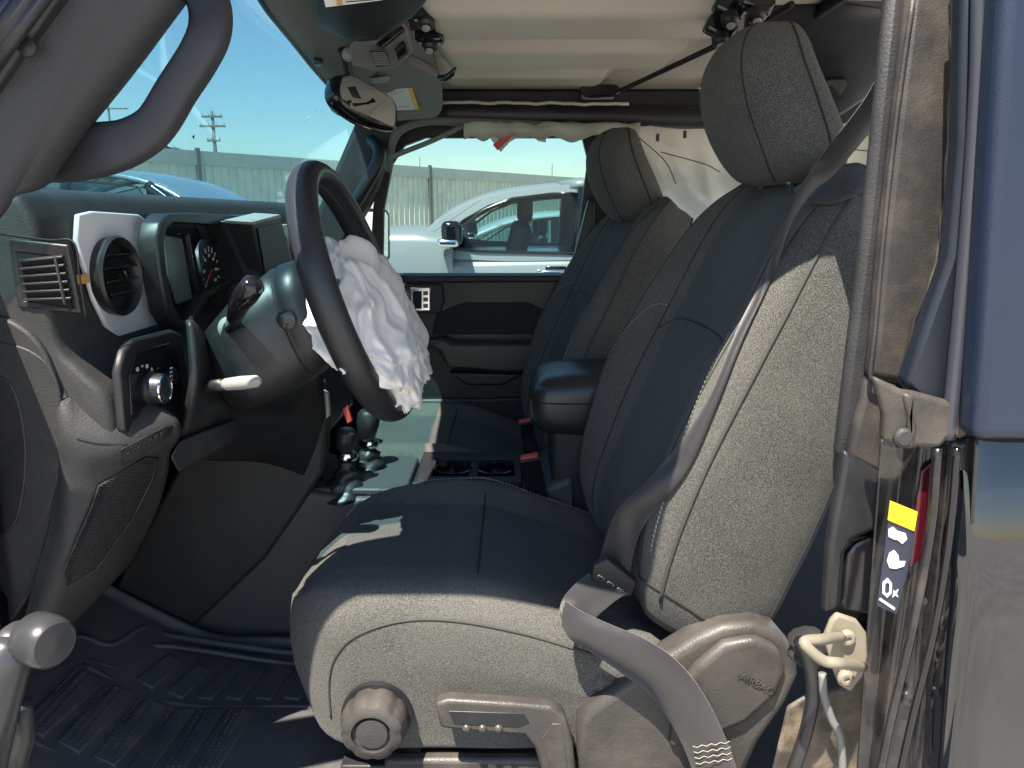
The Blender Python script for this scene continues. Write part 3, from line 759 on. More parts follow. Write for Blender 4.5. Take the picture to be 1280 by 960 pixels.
# headlight switch panel
KX = -.497
kp = [(150, 465), (156, 438), (168, 424), (216, 412), (228, 418), (238, 490), (236, 528), (190, 556), (172, 556), (156, 538)]
panel = prism('switch_panel', [oX(a, b, KX) for a, b in kp], (-.012, 0, 0), 'dash2', dash, b=.004, bs=3)
kp2 = [(162, 470), (168, 448), (176, 438), (212, 428), (221, 434), (229, 492), (226, 516), (192, 536), (178, 534), (165, 518)]
prism('switch_plate', [oX(a, b, KX + .0025) for a, b in kp2], (-.004, 0, 0), 'gloss', panel, b=.001)
kc2 = oX(187, 486, KX + .003)
kn = lathe_x('light_switch', [(0, 0), (.0235, 0), (.0235, .004), (.0215, .006), (.0205, .020), (.0165, .0225), (.0155, .0205), (0, .0205)], kc2, 'dash2', panel, 36)
lathe_x('switch_ring', [(.0166, .0213), (.0182, .0229), (.0198, .0222), (.0205, .0195), (.0166, .0195)], kc2, 'chrome', kn, 36)
box('switch_symbol', kc2 + V((.0207, .0, .0)), (.0006, .006, .005), 'white', kn, b=0)
lathe_x('dimmer_wheel', [(0, 0), (.012, 0), (.013, .004), (.01, .008), (0, .009)], oX(213, 470, KX + .002), 'dash2', panel, 24)
for k in range(5): box('wheel_tooth', oX(214, 460 + k * 5, KX + .0115), (.001, .006, .0014), 'white', panel, b=0)
for k, s in enumerate('O=DA'):
    text('symbol', s, .008, oX(172 + k * 6, 466 - (8 if k in (1, 2) else 4) , KX + .0032), (0, 1, 0), (0, 0, 1), 'white', panel, .0003)

# lower dash near side: leg panel that sweeps down to the kick panel
LP = [[(66, 430, .945), (95, 455, .945), (130, 480, .96), (160, 500, .98)],
      [(80, 490, .912), (92, 535, .900), (150, 550, .920), (218, 528, .985)],
      [(85, 560, .91), (95, 600, .90), (150, 585, .93), (205, 560, 1.0)],
      [(72, 640, .905), (90, 690, .90), (135, 670, .945), (200, 590, 1.02)],
      [(50, 720, .90), (70, 745, .90), (110, 740, .955), (185, 640, 1.05)],
      [(30, 790, .895), (50, 800, .90), (88, 768, .96), (155, 700, 1.07)]]
# in-plane detail: the leg panel itself
low = patch('leg_panel', [[onY(a, b, y) for a, b, y in r] for r in LP], 34, 44, 'dash', dash, th=.012)
gr = [(182, 572), (196, 574), (190, 600), (165, 650), (120, 712), (84, 733), (79, 715), (95, 678), (112, 640), (124, 608)]
def gY(px, py): return .920 + max(0, (px - 90)) * .00105 + max(0, 600 - py) * .0001 - .008
bpy.context.view_layer.update()
_dg = bpy.context.evaluated_depsgraph_get(); _el = low.evaluated_get(_dg); _ol = wloc(low)
def onlow(px, py, gap=.003):
    d = ray(px, py).normalized(); o_ = V((0, 0, H)); hit, l, n, i = _el.ray_cast(o_ - _ol, d)
    return (l + _ol - d * gap) if hit else onY(px, py, gY(px, py) - gap)
grl = prism('speaker_grille', [onlow(a, b, .004) for a, b in gr], (0, .008, 0), 'hole', low, b=0)
bm = bmesh.new()
from_poly = gr
def inside(x, y, P):
    c = False; j = len(P) - 1
    for i in range(len(P)):
        if (P[i][1] > y) != (P[j][1] > y) and x < (P[j][0] - P[i][0]) * (y - P[i][1]) / (P[j][1] - P[i][1]) + P[i][0]: c = not c
        j = i
    return c
for r_ in range(60):
    for c_ in range(42):
        x = 78 + c_ * 3 + (r_ % 2) * 1.5; y = 572 + r_ * 2.75
        if inside(x, y, gr): box_bm(bm, onlow(x, y, .0062), (.0019, .0018, .0013))
o = new('grille_mesh', bm, 'dash', grl, smooth=False); o['kind'] = 'stuff'
tube('grille_rim', [onlow(a, b, .005) for a, b in gr], .0014, 'trimlit', grl, closed=True)
tube('panel_gap', [onlow(a, b, .0003) for a, b in ((96, 548), (110, 552), (130, 555), (160, 556))], .0011, 'hole', low, n=24, seg=6)
# embossed badge strip
bdg = [(150, 562), (208, 532), (214, 533), (212, 545), (196, 556), (152, 584)]
bp_ = prism('badge_plate', [onlow(a, b, .004) for a, b in bdg], (0, .006, 0), 'dash2', low, b=.001)
for k in range(7): prism('badge_mark', [onlow(158 + 7 * k + dx, 567 - 4.2 * k + dy, .006) for dx, dy in ((0, 0), (4, -2), (4, 3), (0, 5))], (0, .002, 0), 'dash', bp_, b=.0004)
# door-side kick trim (left edge of the picture)
kick = prism('hinge_pillar_trim', [onY(q.x, q.y, .897) for q in cr(lin([(-60, 385), (10, 400), (55, 440), (80, 520), (84, 590), (64, 690), (20, 770), (-60, 860)]), 40)], (0, .03, 0), 'dash', car, b=.004, bs=3)
prism('cover_lid', [onY(q.x, q.y, .8955) for q in cr(lin([(-60, 425), (0, 428), (40, 440), (66, 466), (76, 510), (72, 600), (46, 665), (4, 705), (-60, 720)]), 40)], (0, .006, 0), 'dash', kick, b=.0015)
prism('cover_lid', [onY(q.x, q.y, .8935) for q in cr(lin([(-60, 460), (0, 470), (22, 500), (32, 560), (28, 620), (10, 665), (-60, 690)]), 36)], (0, .005, 0), 'dash2', kick, b=.0015)
# steering column cover
cb = Wc - ax * .055; ce = Wc - ax * .215 + V((0, 0, -.030))
bm = bmesh.new(); rr = []
for t, sy, sz in ((0, .060, .060), (.03, .074, .078), (.22, .080, .088), (.26, .075, .082), (.30, .082, .089), (.75, .080, .082), (1.0, .068, .07)):
    c = cb.lerp(ce, t) - V((0, 0, .018 * t)); rr.append([c + u1 * math.copysign(abs(math.cos(a)) ** .75, math.cos(a)) * sy + u2 * math.copysign(abs(math.sin(a)) ** .75, math.sin(a)) * sz for a in [k * 2 * math.pi / 48 for k in range(48)]])
rings_bm(bm, rr); colm = new('column_cover', bm, 'dash2', car)
tube('cover_gap', [p.lerp(q, .0) + (p - cb.lerp(ce, .26)).normalized() * .0002 for p, q in zip(rr[3], rr[3])], .0022, 'hole', colm, closed=True, seg=6)
# indicator stalk pointing at the camera
s0 = onY(288, 412, 1.07); s1 = onY(300, 378, 1.00); s2 = onY(317, 356, .98)
tube('indicator_stalk', [s0, s0.lerp(s1, .5), s1, s1.lerp(s2, .5), s2, s2 + (s2 - s1) * .15], [.009, .011, .0145, .0165, .0155, .010], 'gloss', colm, seg=16, up=(1, 0, 0))
tube('stalk_collar', [s0 + V((0, .012, 0)), s0 + V((0, -.004, .003))], .017, 'greyplas', colm, seg=20)
t0, t1, t2 = onY(240, 484, 1.10), onY(278, 481, .99), onY(326, 476, .975)
tube('tilt_lever', [t0, t0.lerp(t1, .5), t1], [.007, .008, .0085], 'dash2', colm, seg=12)
tube('lever_grip', [t1, t1.lerp(t2, .1), t1.lerp(t2, .5), t1.lerp(t2, .9), t2], [.006, .0085, .0095, .0085, .004], 'greyplas', colm, seg=14, flat=.7, up=(0, 0, 1))
lathe('ignition_pad', [(0, 0), (.014, 0), (.014, .004), (.010, .006), (0, .006)], Wc - ax * .09 - u1 * .083 + V((0, -.002, -.0)), -u1, 'gloss', colm, 24)
# column boot and knee bolster under the column
patch('knee_bolster', [[onY(a, b, y) for a, b, y in r] for r in [
    [(232, 400, 1.02), (270, 440, 1.15), (330, 460, 1.25), (400, 440, 1.36)],
    [(236, 470, 1.00), (280, 500, 1.12), (340, 510, 1.25), (400, 490, 1.36)],
    [(225, 530, 1.02), (270, 540, 1.12), (340, 540, 1.28), (405, 540, 1.38)],
    [(215, 565, 1.06), (265, 570, 1.18), (330, 575, 1.30), (400, 600, 1.40)]]], 20, 24, 'dash2', dash, th=.01)
prism('hood_release_tray', [onY(a, b, 1.0 + (a - 215) * .0012) for a, b in [(212, 572), (222, 552), (285, 528), (296, 540), (290, 552), (236, 585), (222, 592)]], (0, .03, 0), 'dash2', dash, b=.004)
# centre stack side (tall panel by the driver's right foot)
TY = 1.36
prism('tunnel_side', [onY(a, b, TY) for a, b in [(260, 500), (400, 478), (408, 520), (404, 590), (372, 640), (330, 700), (225, 800), (140, 740), (215, 600)]], (0, .05, 0), 'dash', car, b=.008)
cs = prism('centre_stack', [V((-.62, TY + .01, zr(-.05))), V((-.50, TY + .01, zr(-.10))), V((-.38, TY + .01, zr(-.28))), V((-.36, TY + .01, zr(-.42))), V((-.62, TY + .01, zr(-.50)))], (0, .27, 0), 'dash2', dash, b=.01)
fr1 = frame_prism('control_bezel', [onY(a, b, 1.365) for a, b in [(372, 500), (400, 486), (410, 492), (412, 520), (388, 540), (374, 538)]], [onY(a, b, 1.365) for a, b in [(377, 504), (399, 491), (405, 495), (407, 518), (388, 533), (378, 532)]], (0, .012, 0), 'greyplas', dash, b=.001)
lathe('control_knob', [(0, 0), (.017, 0), (.016, .012), (0, .014)], onY(385, 516, 1.365), (.4, -1, 0), 'gloss', fr1, 24)
prism('control_switch', [onY(a, b, 1.37) for a, b in [(394, 500), (402, 495), (403, 516), (395, 522)]], (0, .01, 0), 'gloss', fr1, b=.002)
prism('red_switch', [onY(a, b, 1.40) for a, b in [(428, 512), (434, 508), (440, 526), (434, 530)]], (0, .01, 0), 'red', dash, b=.001)

# --- centre console between the seats
cz = -.545
cons = tag(prism('centre_console', [V((x, 1.375, zr(z))) for x, z in ((-.66, -.50), (-.52, -.50), (-.40, -.53), (-.32, cz), (.02, cz + .005), (.12, -.50), (.12, -.88), (-.7, -.88))], (0, .24, 0), 'console', car, b=.012, bs=3))
# pale lit shifter deck and cup holder tray
deck = prism('shifter_deck', [V((x, y, zr(cz + .002))) for x, y in ((-.40, 1.39), (-.235, 1.385), (-.21, 1.40), (-.21, 1.585), (-.235, 1.60), (-.42, 1.60))], (0, 0, .014), 'console', cons, b=.004)
tray = frame_prism('cup_holder_tray', [V((x, y, zr(cz + .003))) for x, y in ((-.20, 1.395), (.02, 1.395), (.02, 1.60), (-.20, 1.60))], [V((x, y, zr(cz + .003))) for x, y in ((-.165, 1.44), (.005, 1.44), (.005, 1.555), (-.165, 1.555))], (0, 0, .022), 'dash2', cons, b=.004)
prism('holder_floor', [V((x, y, zr(cz + .002))) for x, y in ((-.165, 1.44), (.005, 1.44), (.005, 1.555), (-.165, 1.555))], (0, 0, .002), 'hole', tray, b=0)
for x in (-.125, -.035):
    lathe('cup_holder', [(.030, 0), (.040, 0), (.041, .018), (.037, .019), (.034, .003), (.030, .003)], V((x, 1.497, zr(cz + .004))), (0, 0, 1), 'gloss', tray, 28)
box('holder_divider', V((-.08, 1.497, zr(cz + .012))), (.022, .11, .018), 'dash2', tray, b=.003)
# armrest
ax0 = onY(716, 500, 1.40)
arm_c = [(664, 476), (672, 468), (700, 463), (760, 463), (800, 465)]
arm = tag(box('armrest_base', V((.165, 1.49, zr(-.48))), (.17, .19, .26), 'dash', cons, b=.012, bs=3))
bm = bmesh.new(); rr = []
for X, hw, zb, zt in ((.035, .075, -.335, -.29), (.040, .098, -.345, -.268), (.055, .112, -.36, -.250), (.08, .116, -.372, -.243), (.14, .117, -.375, -.238), (.30, .117, -.375, -.232), (.36, .113, -.37, -.235), (.37, .1, -.35, -.25)):
    c = V((X, 1.50, zr((zb + zt) / 2 - .062))); hh = (zt - zb) / 2
    rr.append([c + V((0, math.copysign(abs(math.cos(a)) ** .42, math.cos(a)) * hw, math.copysign(abs(math.sin(a)) ** .55, math.sin(a)) * hh)) for a in [k * 2 * math.pi / 44 for k in range(44)]])
rings_bm(bm, rr); lid = new('armrest_lid', bm, 'armrest', cons); sub(lid)
tube('lid_seam', [V((x, 1.50 - .1185 + d, zr(-.354))) for x, d in ((.034, .09), (.036, .05), (.045, .02), (.07, .003), (.14, 0), (.30, 0), (.37, .004))], .0011, 'groove', lid, n=30)

# gear levers
def lever(px, py, Y, label, h, tall):
    top = onY(px, py, Y); r = thing('gear_lever', top - V((0, 0, h)), label, 'gear lever', 'levers on the console')
    base = top - V((0, 0, h)) + V((-.01, 0, 0))
    lathe('knob', [(0, -.028), (.012, -.028), (.019, -.02), (.021, .0), (.020, .014), (.014, .020), (0, .021)] if not tall else [(0, -.04), (.013, -.04), (.019, -.03), (.024, -.005), (.024, .018), (.018, .026), (0, .028)], top, (.15, 0, 1), 'dash2', r, 26)
    lathe('collar', [(.013, 0), (.020, 0), (.0215, .006), (.018, .014), (.013, .014)], top - V((0, 0, .042 if not tall else .052)), (.1, 0, 1), 'chrome', r, 26)
    bm = bmesh.new(); rg = []
    for k in range(12):
        t = k / 11; rr_ = .040 * (1 - t) ** 1.4 + .013 + .0035 * math.sin(t * 22)
        rg.append([base.lerp(top - V((0, 0, .045)), t) + V((math.cos(a) * rr_ * (1 + .12 * math.sin(a * 5 + k)), math.sin(a) * rr_ * (1 + .12 * math.cos(a * 4 - k)), 0)) for a in [q * 2 * math.pi / 24 for q in range(24)]])
    rings_bm(bm, rg); new('boot', bm, 'leather', r)
    return r
lever(433, 548, 1.42, 'shorter transfer lever with black knob and crumpled leather boot', .12, False)
lever(460, 528, 1.52, 'taller shift lever with silver collar beside the passenger cushion', .11, True)

# --- passenger door: inner panel below the window, frame around it
door = prism('passenger_door', [onY(a, b, IN) for a, b in [(200, 346), (500, 344), (880, 343), (900, 420), (900, 680), (200, 680)]], (0, .06, 0), 'dash2', car, b=.008)
def dp(P, Y, ext, m, par_, nm, b=.003): return prism(nm, [onY(a, b_, Y) for a, b_ in P], (0, ext, 0), m, par_, b=b)
dp([(505, 345), (880, 344), (880, 352), (505, 354)], IN - .018, .03, 'dash', door, 'sill_trim', .006)
dp([(520, 428), (556, 422), (566, 428), (700, 428), (720, 440), (720, 462), (690, 466), (630, 468), (560, 462), (548, 440)], IN - .06, .07, 'armrest', door, 'door_armrest', .012)
dp([(560, 466), (655, 468), (628, 482), (585, 482)], IN - .045, .06, 'dash2', door, 'pull_cup', .006)
dp([(545, 392), (580, 378), (660, 378), (690, 392), (700, 418), (540, 418)], IN - .004, .006, 'hole', door, 'door_inset', .002)
dp([(500, 500), (720, 496), (720, 530), (500, 534)], IN - .02, .03, 'dash2', door, 'map_pocket', .006)
dh = dp([(508, 355), (553, 355), (556, 375), (550, 392), (508, 392)], IN - .012, .02, 'dash', door, 'handle_bezel', .004)
dp([(512, 359), (538, 359), (538, 389), (512, 389)], IN - .016, .006, 'chrome', dh, 'door_handle', .003)
dp([(516, 364), (527, 364), (527, 386), (516, 386)], IN - .018, .004, 'hole', dh, 'handle_recess', .001)
for k in range(3): dp([(529, 364 + 8 * k), (535, 364 + 8 * k), (535, 369 + 8 * k), (529, 369 + 8 * k)], IN - .018, .003, 'gloss', dh, 'lock_button', .0006)
wf = [(478, 345), (462, 330), (466, 262), (474, 200), (484, 152), (530, 136), (745, 136), (790, 136), (790, 345)]
wi = [(486, 342), (478, 325), (479, 262), (490, 205), (505, 182), (532, 172), (728, 172), (735, 200), (716, 342)]
frame_prism('window_frame', [onY(a, b, IN + .03) for a, b in wf], [onY(a, b, IN + .03) for a, b in wi], (0, .03, 0), 'dash2', door, b=.004)
prism('window_glass', [onY(a, b, IN + .045) for a, b in wi], (0, .004, 0), 'glass2', door, b=0)
# door mirror
mm = thing('door_mirror', onY(470, 320, 2.28), 'square black door mirror outside the passenger window', 'mirror')
rm = Matrix.Rotation(R(-30), 3, 'Z')
mo_ = [(446, 262), (450, 260), (482, 261), (488, 266), (489, 322), (484, 328), (446, 328)]
prism('housing', [onY(a, b, 2.28 + (a - 446) * .003) for a, b in mo_], (-.06, .06, 0), 'gloss', mm, b=.008, bs=3)
prism('mirror_glass', [onY(a, b, 2.272 + (a - 446) * .003) for a, b in [(449, 265), (482, 265), (485, 270), (485, 320), (481, 324), (449, 324)]], (.0, .002, 0), 'mirror', mm, b=0)
prism('mirror_arm', [onY(a, b, 2.24) for a, b in [(440, 315), (470, 325), (470, 345), (440, 345)]], (0, .05, 0), 'gloss', mm, b=.005)

# --- far windshield pillar with its grab handle
fp = prism('windshield_pillar', [onY(a, b, 2.06) for a, b in [(380, 300), (396, 262), (440, 160), (452, 130), (520, 130), (500, 165), (484, 190), (470, 235), (440, 290), (420, 320)]], (0, .09, 0), 'dash', car, b=.015, bs=3)
hp = cr([onY(a, b, y) for a, b, y in ((426, 268, 2.04), (440, 258, 2.0), (455, 235, 1.985), (470, 208, 1.985), (474, 188, 2.0), (464, 176, 2.04))], 30)
tube('grab_handle', hp, .017, 'leather', fp, seg=14)
# sheath tube running to the header and the loose pale strap
strap = tube('loose_trim_strip', [onY(486, 198, 1.98), onY(505, 190, 1.98), onY(540, 176, 1.99), onY(578, 158, 2.0)], .0065, 'header', car, n=16, flat=.5)
tube('weather_strip', [onY(a, b, 2.04) for a, b in ((484, 215), (490, 180), (500, 163), (530, 152), (580, 152), (700, 158), (760, 165))], .011, 'header', car, n=40)

# --- near windshield pillar (top left) with grab handle
def n3(a, b, y): return onY(a, b, y)
patch('windshield_pillar', [[n3(-40, 150, .675), n3(-40, 290, .68), n3(0, 245, .69), n3(42, 222, .715), n3(60, 205, .80), n3(68, 198, .83)],
    [n3(10, 40, .675), n3(30, 120, .68), n3(60, 145, .69), n3(92, 152, .715), n3(106, 140, .80), n3(112, 132, .83)],
    [n3(60, -60, .675), n3(92, 10, .68), n3(120, 40, .69), n3(150, 78, .715), n3(165, 62, .80), n3(171, 54, .83)],
    [n3(120, -160, .675), n3(158, -80, .68), n3(185, -50, .69), n3(215, -8, .715), n3(222, -20, .80), n3(230, -28, .83)]], 40, 30, 'pillar', car, th=.012)
pil = [o for o in car.children if o.name.startswith('windshield_pillar')][-1]
pil.name = 'windshield_pillar'
tube('pillar_crease', [n3(152, 24, .7455), n3(110, 84, .745), n3(78, 130, .744), n3(60, 152, .742), n3(55, 165, .741)], [.001, .0035, .004, .0035, .001], 'dash2', pil, n=None)
# body-side seal and black jamb at the far left top
prism('door_jamb', [n3(a, b, .655) for a, b in [(-80, -60), (75, -60), (78, -10), (20, 70), (-20, 130), (-80, 180)]], (0, .03, 0), 'dash2', car, b=.004)
for k, (a0, b0, a1, b1) in enumerate(((-20, 75, 48, -20), (-20, 50, 28, -20), (-20, 98, 66, -20))):
    tube('door_seal', [n3(a0, b0, .645), n3(a1, b1, .645)], .006 if k else .009, 'hardtop' if k == 1 else 'dash2', pil)
lathe('trim_plug', [(0, 0), (.008, 0), (.0075, .003), (0, .004)], n3(36, 60, .655), (0, -1, .1), 'dash2', pil, 18)
gh = cr([n3(a, b, y) for a, b, y in ((62, 196, .80), (88, 192, .76), (130, 186, .735), (165, 176, .73), (195, 155, .73), (222, 112, .73), (248, 72, .73), (262, 40, .735), (262, 8, .75), (248, -25, .77), (235, -40, .79))], 60)
bm = bmesh.new(); rg = []
wid = [.026, .027, .024, .020, .0175, .017, .017, .018, .019, .02, .02]
for i, p in enumerate(gh):
    td_ = (gh[min(i + 1, 59)] - gh[max(i - 1, 0)]).normalized(); nn = V((0, -1, .1)); s_ = td_.cross(nn).normalized(); nn = s_.cross(td_)
    w = wid[min(int(i / 6), 10)] * (1 - (i / 6 % 1)) + wid[min(int(i / 6) + 1, 10)] * (i / 6 % 1)
    rg.append([p + s_ * math.copysign(abs(math.cos(a)) ** .6, math.cos(a)) * w + nn * math.copysign(abs(math.sin(a)) ** .6, math.sin(a)) * .014 for a in [k * 2 * math.pi / 20 for k in range(20)]])
rings_bm(bm, rg); ghd = new('grab_handle', bm, 'pillar', pil)
tube('handle_seam', [r[7].lerp(r[6], .5) if False else r[14] for r in rg[6:52]], .0011, 'groove', ghd, seg=6)
tube('handle_seam', [r[16] for r in rg[6:52]], .0011, 'groove', ghd, seg=6)

# --- windshield glass, cowl, header
ws = [V((-.80, .80, zr(.015))), V((-.83, 1.2, zr(.02))), V((-.77, 1.75, zr(.02))), V((-.54, 2.36, zr(.015)))]
wt = [V((-.40, .82, zr(.36))), V((-.42, 1.2, zr(.36))), V((-.42, 1.7, zr(.35))), V((-.26, 2.36, zr(.34)))]
wg = patch('windshield', [ws, [a.lerp(b, .5) + V((-.015, 0, 0)) for a, b in zip(ws, wt)], wt], 16, 10, 'glass', car, th=.005)
def onW(px, py, back=.008):
    n = (wt[1] - ws[1]).cross(V((0, 1, 0))).normalized(); r = ray(px, py); o_ = V((0, 0, H)); p0 = ws[1] + V((back, 0, 0))
    return o_ + r * ((p0 - o_).dot(n) / r.dot(n))
prism('orange_sticker', [onW(a, b) for a, b in ((420, 128), (429, 134), (423, 145), (413, 138))], (.001, 0, 0), 'orange', wg, b=0)
prism('glass_chip', [onW(a, b) for a, b in ((240, 170), (243, 169), (242, 174))], (.001, 0, 0), 'hole', wg, b=0)
for (a0, b0, a1, b1) in ((381, 151, 388, 145), (394, 138, 396, 136)): tube('glass_scratch', [onW(a0, b0), onW(a1, b1)], .0012, 'white', wg, seg=5)
# header (grey-green vinyl) with the rubber lip against the sky
lip = [onY(322, -30, 1.18), onY(345, 10, 1.28), onY(372, 45, 1.42), onY(400, 82, 1.58), onY(425, 112, 1.75), onY(440, 132, 1.92), onY(448, 150, 2.06)]
lip = [p for p in lip]
prism_pts = cr(lip, 24)
hd = [[p + V((-.015, 0, .03)) for p in prism_pts], [p for p in prism_pts], [p + V((.03, 0, -.002)) for p in prism_pts], [p + V((.10, 0, .02)) for p in prism_pts], [p + V((.22, 0, .045)) for p in prism_pts]]
bm = bmesh.new(); rings_bm(bm, hd, False, False); hdr = new('windshield_header', bm, 'header', car); solid(hdr, .012)
tube('header_lip', [p + V((-.008, 0, .002)) for p in prism_pts], .013, 'dash2', hdr, seg=8)
box('lip_clip', onY(398, 77, 1.50), (.016, .012, .012), 'gloss', hdr, b=.002)

# --- roof: inner skin with pressed ribs
def roofdisp(p, u, v):
    x, y = p.x, p.y; d = 0
    def pad(x0, x1, y0, y1, h, s=.022):
        f = lambda t, a, b: 1 / (1 + math.exp(-(t - a) / s * 4)) * 1 / (1 + math.exp((t - b) / s * 4))
        return h * f(x, x0, x1) * f(y, y0, y1)
    d += pad(-.14, .38, 1.26, 1.44, .028) + pad(-.14, .34, 1.52, 1.72, .028) + pad(-.16, .22, 1.82, 1.98, .022)
    d += pad(.56, 1.1, 1.0, 1.3, .02) + pad(.56, 1.1, 1.4, 1.7, .02)
    return p - V((0, 0, d)) + V((0, 0, noise.noise(p * 30) * .0008))
def eY(x):  # near roof edge, its inward bend invented to shape the seat's sunlit area
    t = min(1, max(0, (x + .04) / .24)); return .585 + .185 * t * t * (3 - 2 * t)
RZ = .315
patch('roof_panel', [[V((x, y, zr(RZ + .02 - .10 * max(0, abs(y - 1.38) - .6) ** 2 * 3))) for y in (eY(x) + .01, .9, 1.2, 1.5, 1.8, 2.0, 2.13)] for x in (-.36, -.22, -.08, .02, .12, .22, .32, .5)], 150, 110, 'roof', car, th=-.02, disp=roofdisp)
patch('rear_roof_panel', [[V((x, y, zr(RZ + .022 - .10 * max(0, abs(y - 1.38) - .6) ** 2 * 3))) for y in (.80, .9, 1.2, 1.5, 1.8, 2.0, 2.13)] for x in (.512, .8, 1.4, 2.2)], 60, 60, 'roof', car, th=-.02)
# seal strip between the two roof panels
tube('roof_seal', [V((.505, y, zr(RZ + .012))) for y in (.66, 1.0, 1.4, 1.8, 2.05)], .009, 'hole', car, n=20)
# far roof rail
rl = prism('roof_rail', [onY(a, b, 2.09) for a, b in [(540, 110), (860, 110), (900, 111), (1130, 112), (1130, 180), (880, 172), (620, 164), (560, 158)]], (0, .06, 0), 'dash2', car, b=.01)
tube('rail_tube', [onY(a, b, 2.06) for a, b in ((545, 140), (640, 143), (760, 145), (860, 148), (1000, 150))], .03, 'dash2', rl, seg=14, n=20)
tube('rail_flange', [onY(a, b, 2.03) + V((0, 0, noise.noise(V((a * .05, 0, 0))) * .004)) for a, b in [(552 + k * 9, 128 + k * .08) for k in range(27)]], .0042, 'roof', rl, seg=8)
# near roof rail over the door opening (out of the picture, bent to shape the sun on the seat)
xs_ = [-.45 + k * .05 for k in range(50)]
prism('roof_rail', [V((x, eY(x), zr(.285))) for x in xs_] + [V((x, eY(x) + .05, zr(.285))) for x in reversed(xs_)], (0, 0, .07), 'dash2', car, b=.006)
# front body side: cowl, hinge pillar and wing ahead of the door opening, and the opened driver door
prism('front_wing', [V((-2.0, .60, zr(-.85))), V((-.70, .60, zr(-.85))), V((-.66, .60, zr(-.5))), V((-.64, .60, zr(-.02))), V((-.8, .60, zr(.02))), V((-2.0, .60, zr(-.10)))], (0, .29, 0), 'paint', car, b=.01)
prism('windshield_pillar', [V((-1.0, .60, zr(.0))), V((-.66, .60, zr(.0))), V((-.30, .60, zr(.345))), V((-.56, .60, zr(.345)))], (0, .05, 0), 'paint', car, b=.006)  # outer pillar body, unseen, widened forward to block sun from the mat
prism('bonnet', [V((-2.0, .9, zr(-.06))), V((-.86, .9, zr(.0))), V((-.86, 2.1, zr(.0))), V((-2.0, 2.1, zr(-.06)))], (0, 0, -.05), 'paint', car, b=.01)
dd = prism('driver_door', [V((-.74, .56, zr(-.72))), V((-.95, -.40, zr(-.72))), V((-.95, -.40, zr(-.08))), V((-.74, .56, zr(-.08)))], (-.06, .012, 0), 'paint', car, b=.01)
frame_prism('window_frame', [V((-.74, .56, zr(-.08))), V((-.95, -.40, zr(-.08))), V((-.94, -.36, zr(.32))), V((-.78, .36, zr(.32)))], [V((-.75, .52, zr(-.04))), V((-.945, -.36, zr(-.04))), V((-.935, -.32, zr(.28))), V((-.79, .32, zr(.28)))], (-.04, .01, 0), 'paint', dd, b=.004)
# far B pillar
prism('centre_pillar', [onY(a, b, 2.06) for a, b in [(736, 250), (744, 252), (742, 345), (712, 345)]], (0, .05, 0), 'dash2', car, b=.004)
# roof latches
def latch(px, py, Y, label, rot=0):
    p = onY(px, py, Y)
    r = box('roof_latch', p, (.05, .03, .028), 'gloss', car, b=.006, rot=Matrix.Rotation(R(rot), 3, 'Y'))
    lathe('latch_knob', [(0, 0), (.014, 0), (.014, .012), (.009, .016), (0, .016)], p + V((0, -.004, -.012)), (0, -.5, -1), 'dash2', r, 18)
    lathe('latch_cap', [(0, .0), (.007, 0), (.006, .003), (0, .004)], p + V((0, -.013, -.028)), (0, -.5, -1), 'greyplas', r, 14)
    return r
box('latch_bracket', onY(524, 22, 1.33), (.05, .10, .02), 'hole', car, b=.004)
latch(533, 14, 1.30, ''); latch(537, 44, 1.40, '')
lt = prism('roof_latch', [onY(a, b, 1.95) for a, b in [(726, 108), (732, 105), (770, 105), (776, 110), (776, 116), (768, 121), (732, 121), (726, 117)]], (0, .05, 0), 'gloss', car, b=.004)
tube('latch_strap', [onY(776, 113, 1.92), onY(830, 88, 1.7), onY(885, 62, 1.5), onY(930, 40, 1.38), onY(990, 5, 1.25)], .0055, 'hole', car, n=24)
for px, py, Y in ((912, 10, 1.25), (900, 36, 1.28), (945, 4, 1.2)): latch(px, py, Y, '', 25)
# coat hook / strap by the visor
tube('roof_hook', [onY(549, 97, 1.58), onY(557, 98, 1.57), onY(565, 92, 1.56), onY(569, 85, 1.55)], [.006, .007, .006, .003], 'gloss', car, n=None)
# dark sound bar with speaker and lamp, behind the driver headrest
sb = patch('sound_bar', [[onY(940, -40, 1.30), onY(1000, -30, 1.3), onY(1060, -20, 1.3), onY(1140, -10, 1.3)],
     [onY(930, 60, 1.42), onY(990, 30, 1.38), onY(1050, 15, 1.36), onY(1140, 0, 1.34)],
     [onY(960, 128, 1.55), onY(1020, 104, 1.5), onY(1070, 84, 1.47), onY(1140, 50, 1.44)],
     [onY(970, 150, 1.62), onY(1030, 138, 1.56), onY(1075, 108, 1.52), onY(1140, 66, 1.48)]], 30, 24, 'dash2', car, th=.03)
lp_ = prism('reading_lamp', [onY(a, b, 1.36) for a, b in [(966, 36), (975, 30), (1008, 42), (1018, 58), (1004, 74), (984, 68)]], (0, .03, .01), 'dash', sb, b=.004)
prism('lamp_lens', [onY(a, b, 1.355) for a, b in [(980, 46), (1000, 52), (1002, 62), (984, 58)]], (0, .004, .001), 'screen', lp_, b=.001)
sp_ = prism('speaker_cover', [onY(a, b, 1.44) for a, b in [(1010, 108), (1040, 98), (1058, 98), (1060, 106), (1050, 120), (1026, 132), (1016, 126)]], (0, .03, .01), 'dash', sb, b=.003)
for k in range(7): prism('cover_slot', [onY(1020 + dx + k * 2, 114 + 2.6 * k * .9 + dy, 1.437) for dx, dy in ((0, 0), (22, -6), (22, -5), (0, 1.2))], (0, .002, .001), 'hole', sp_, b=0)

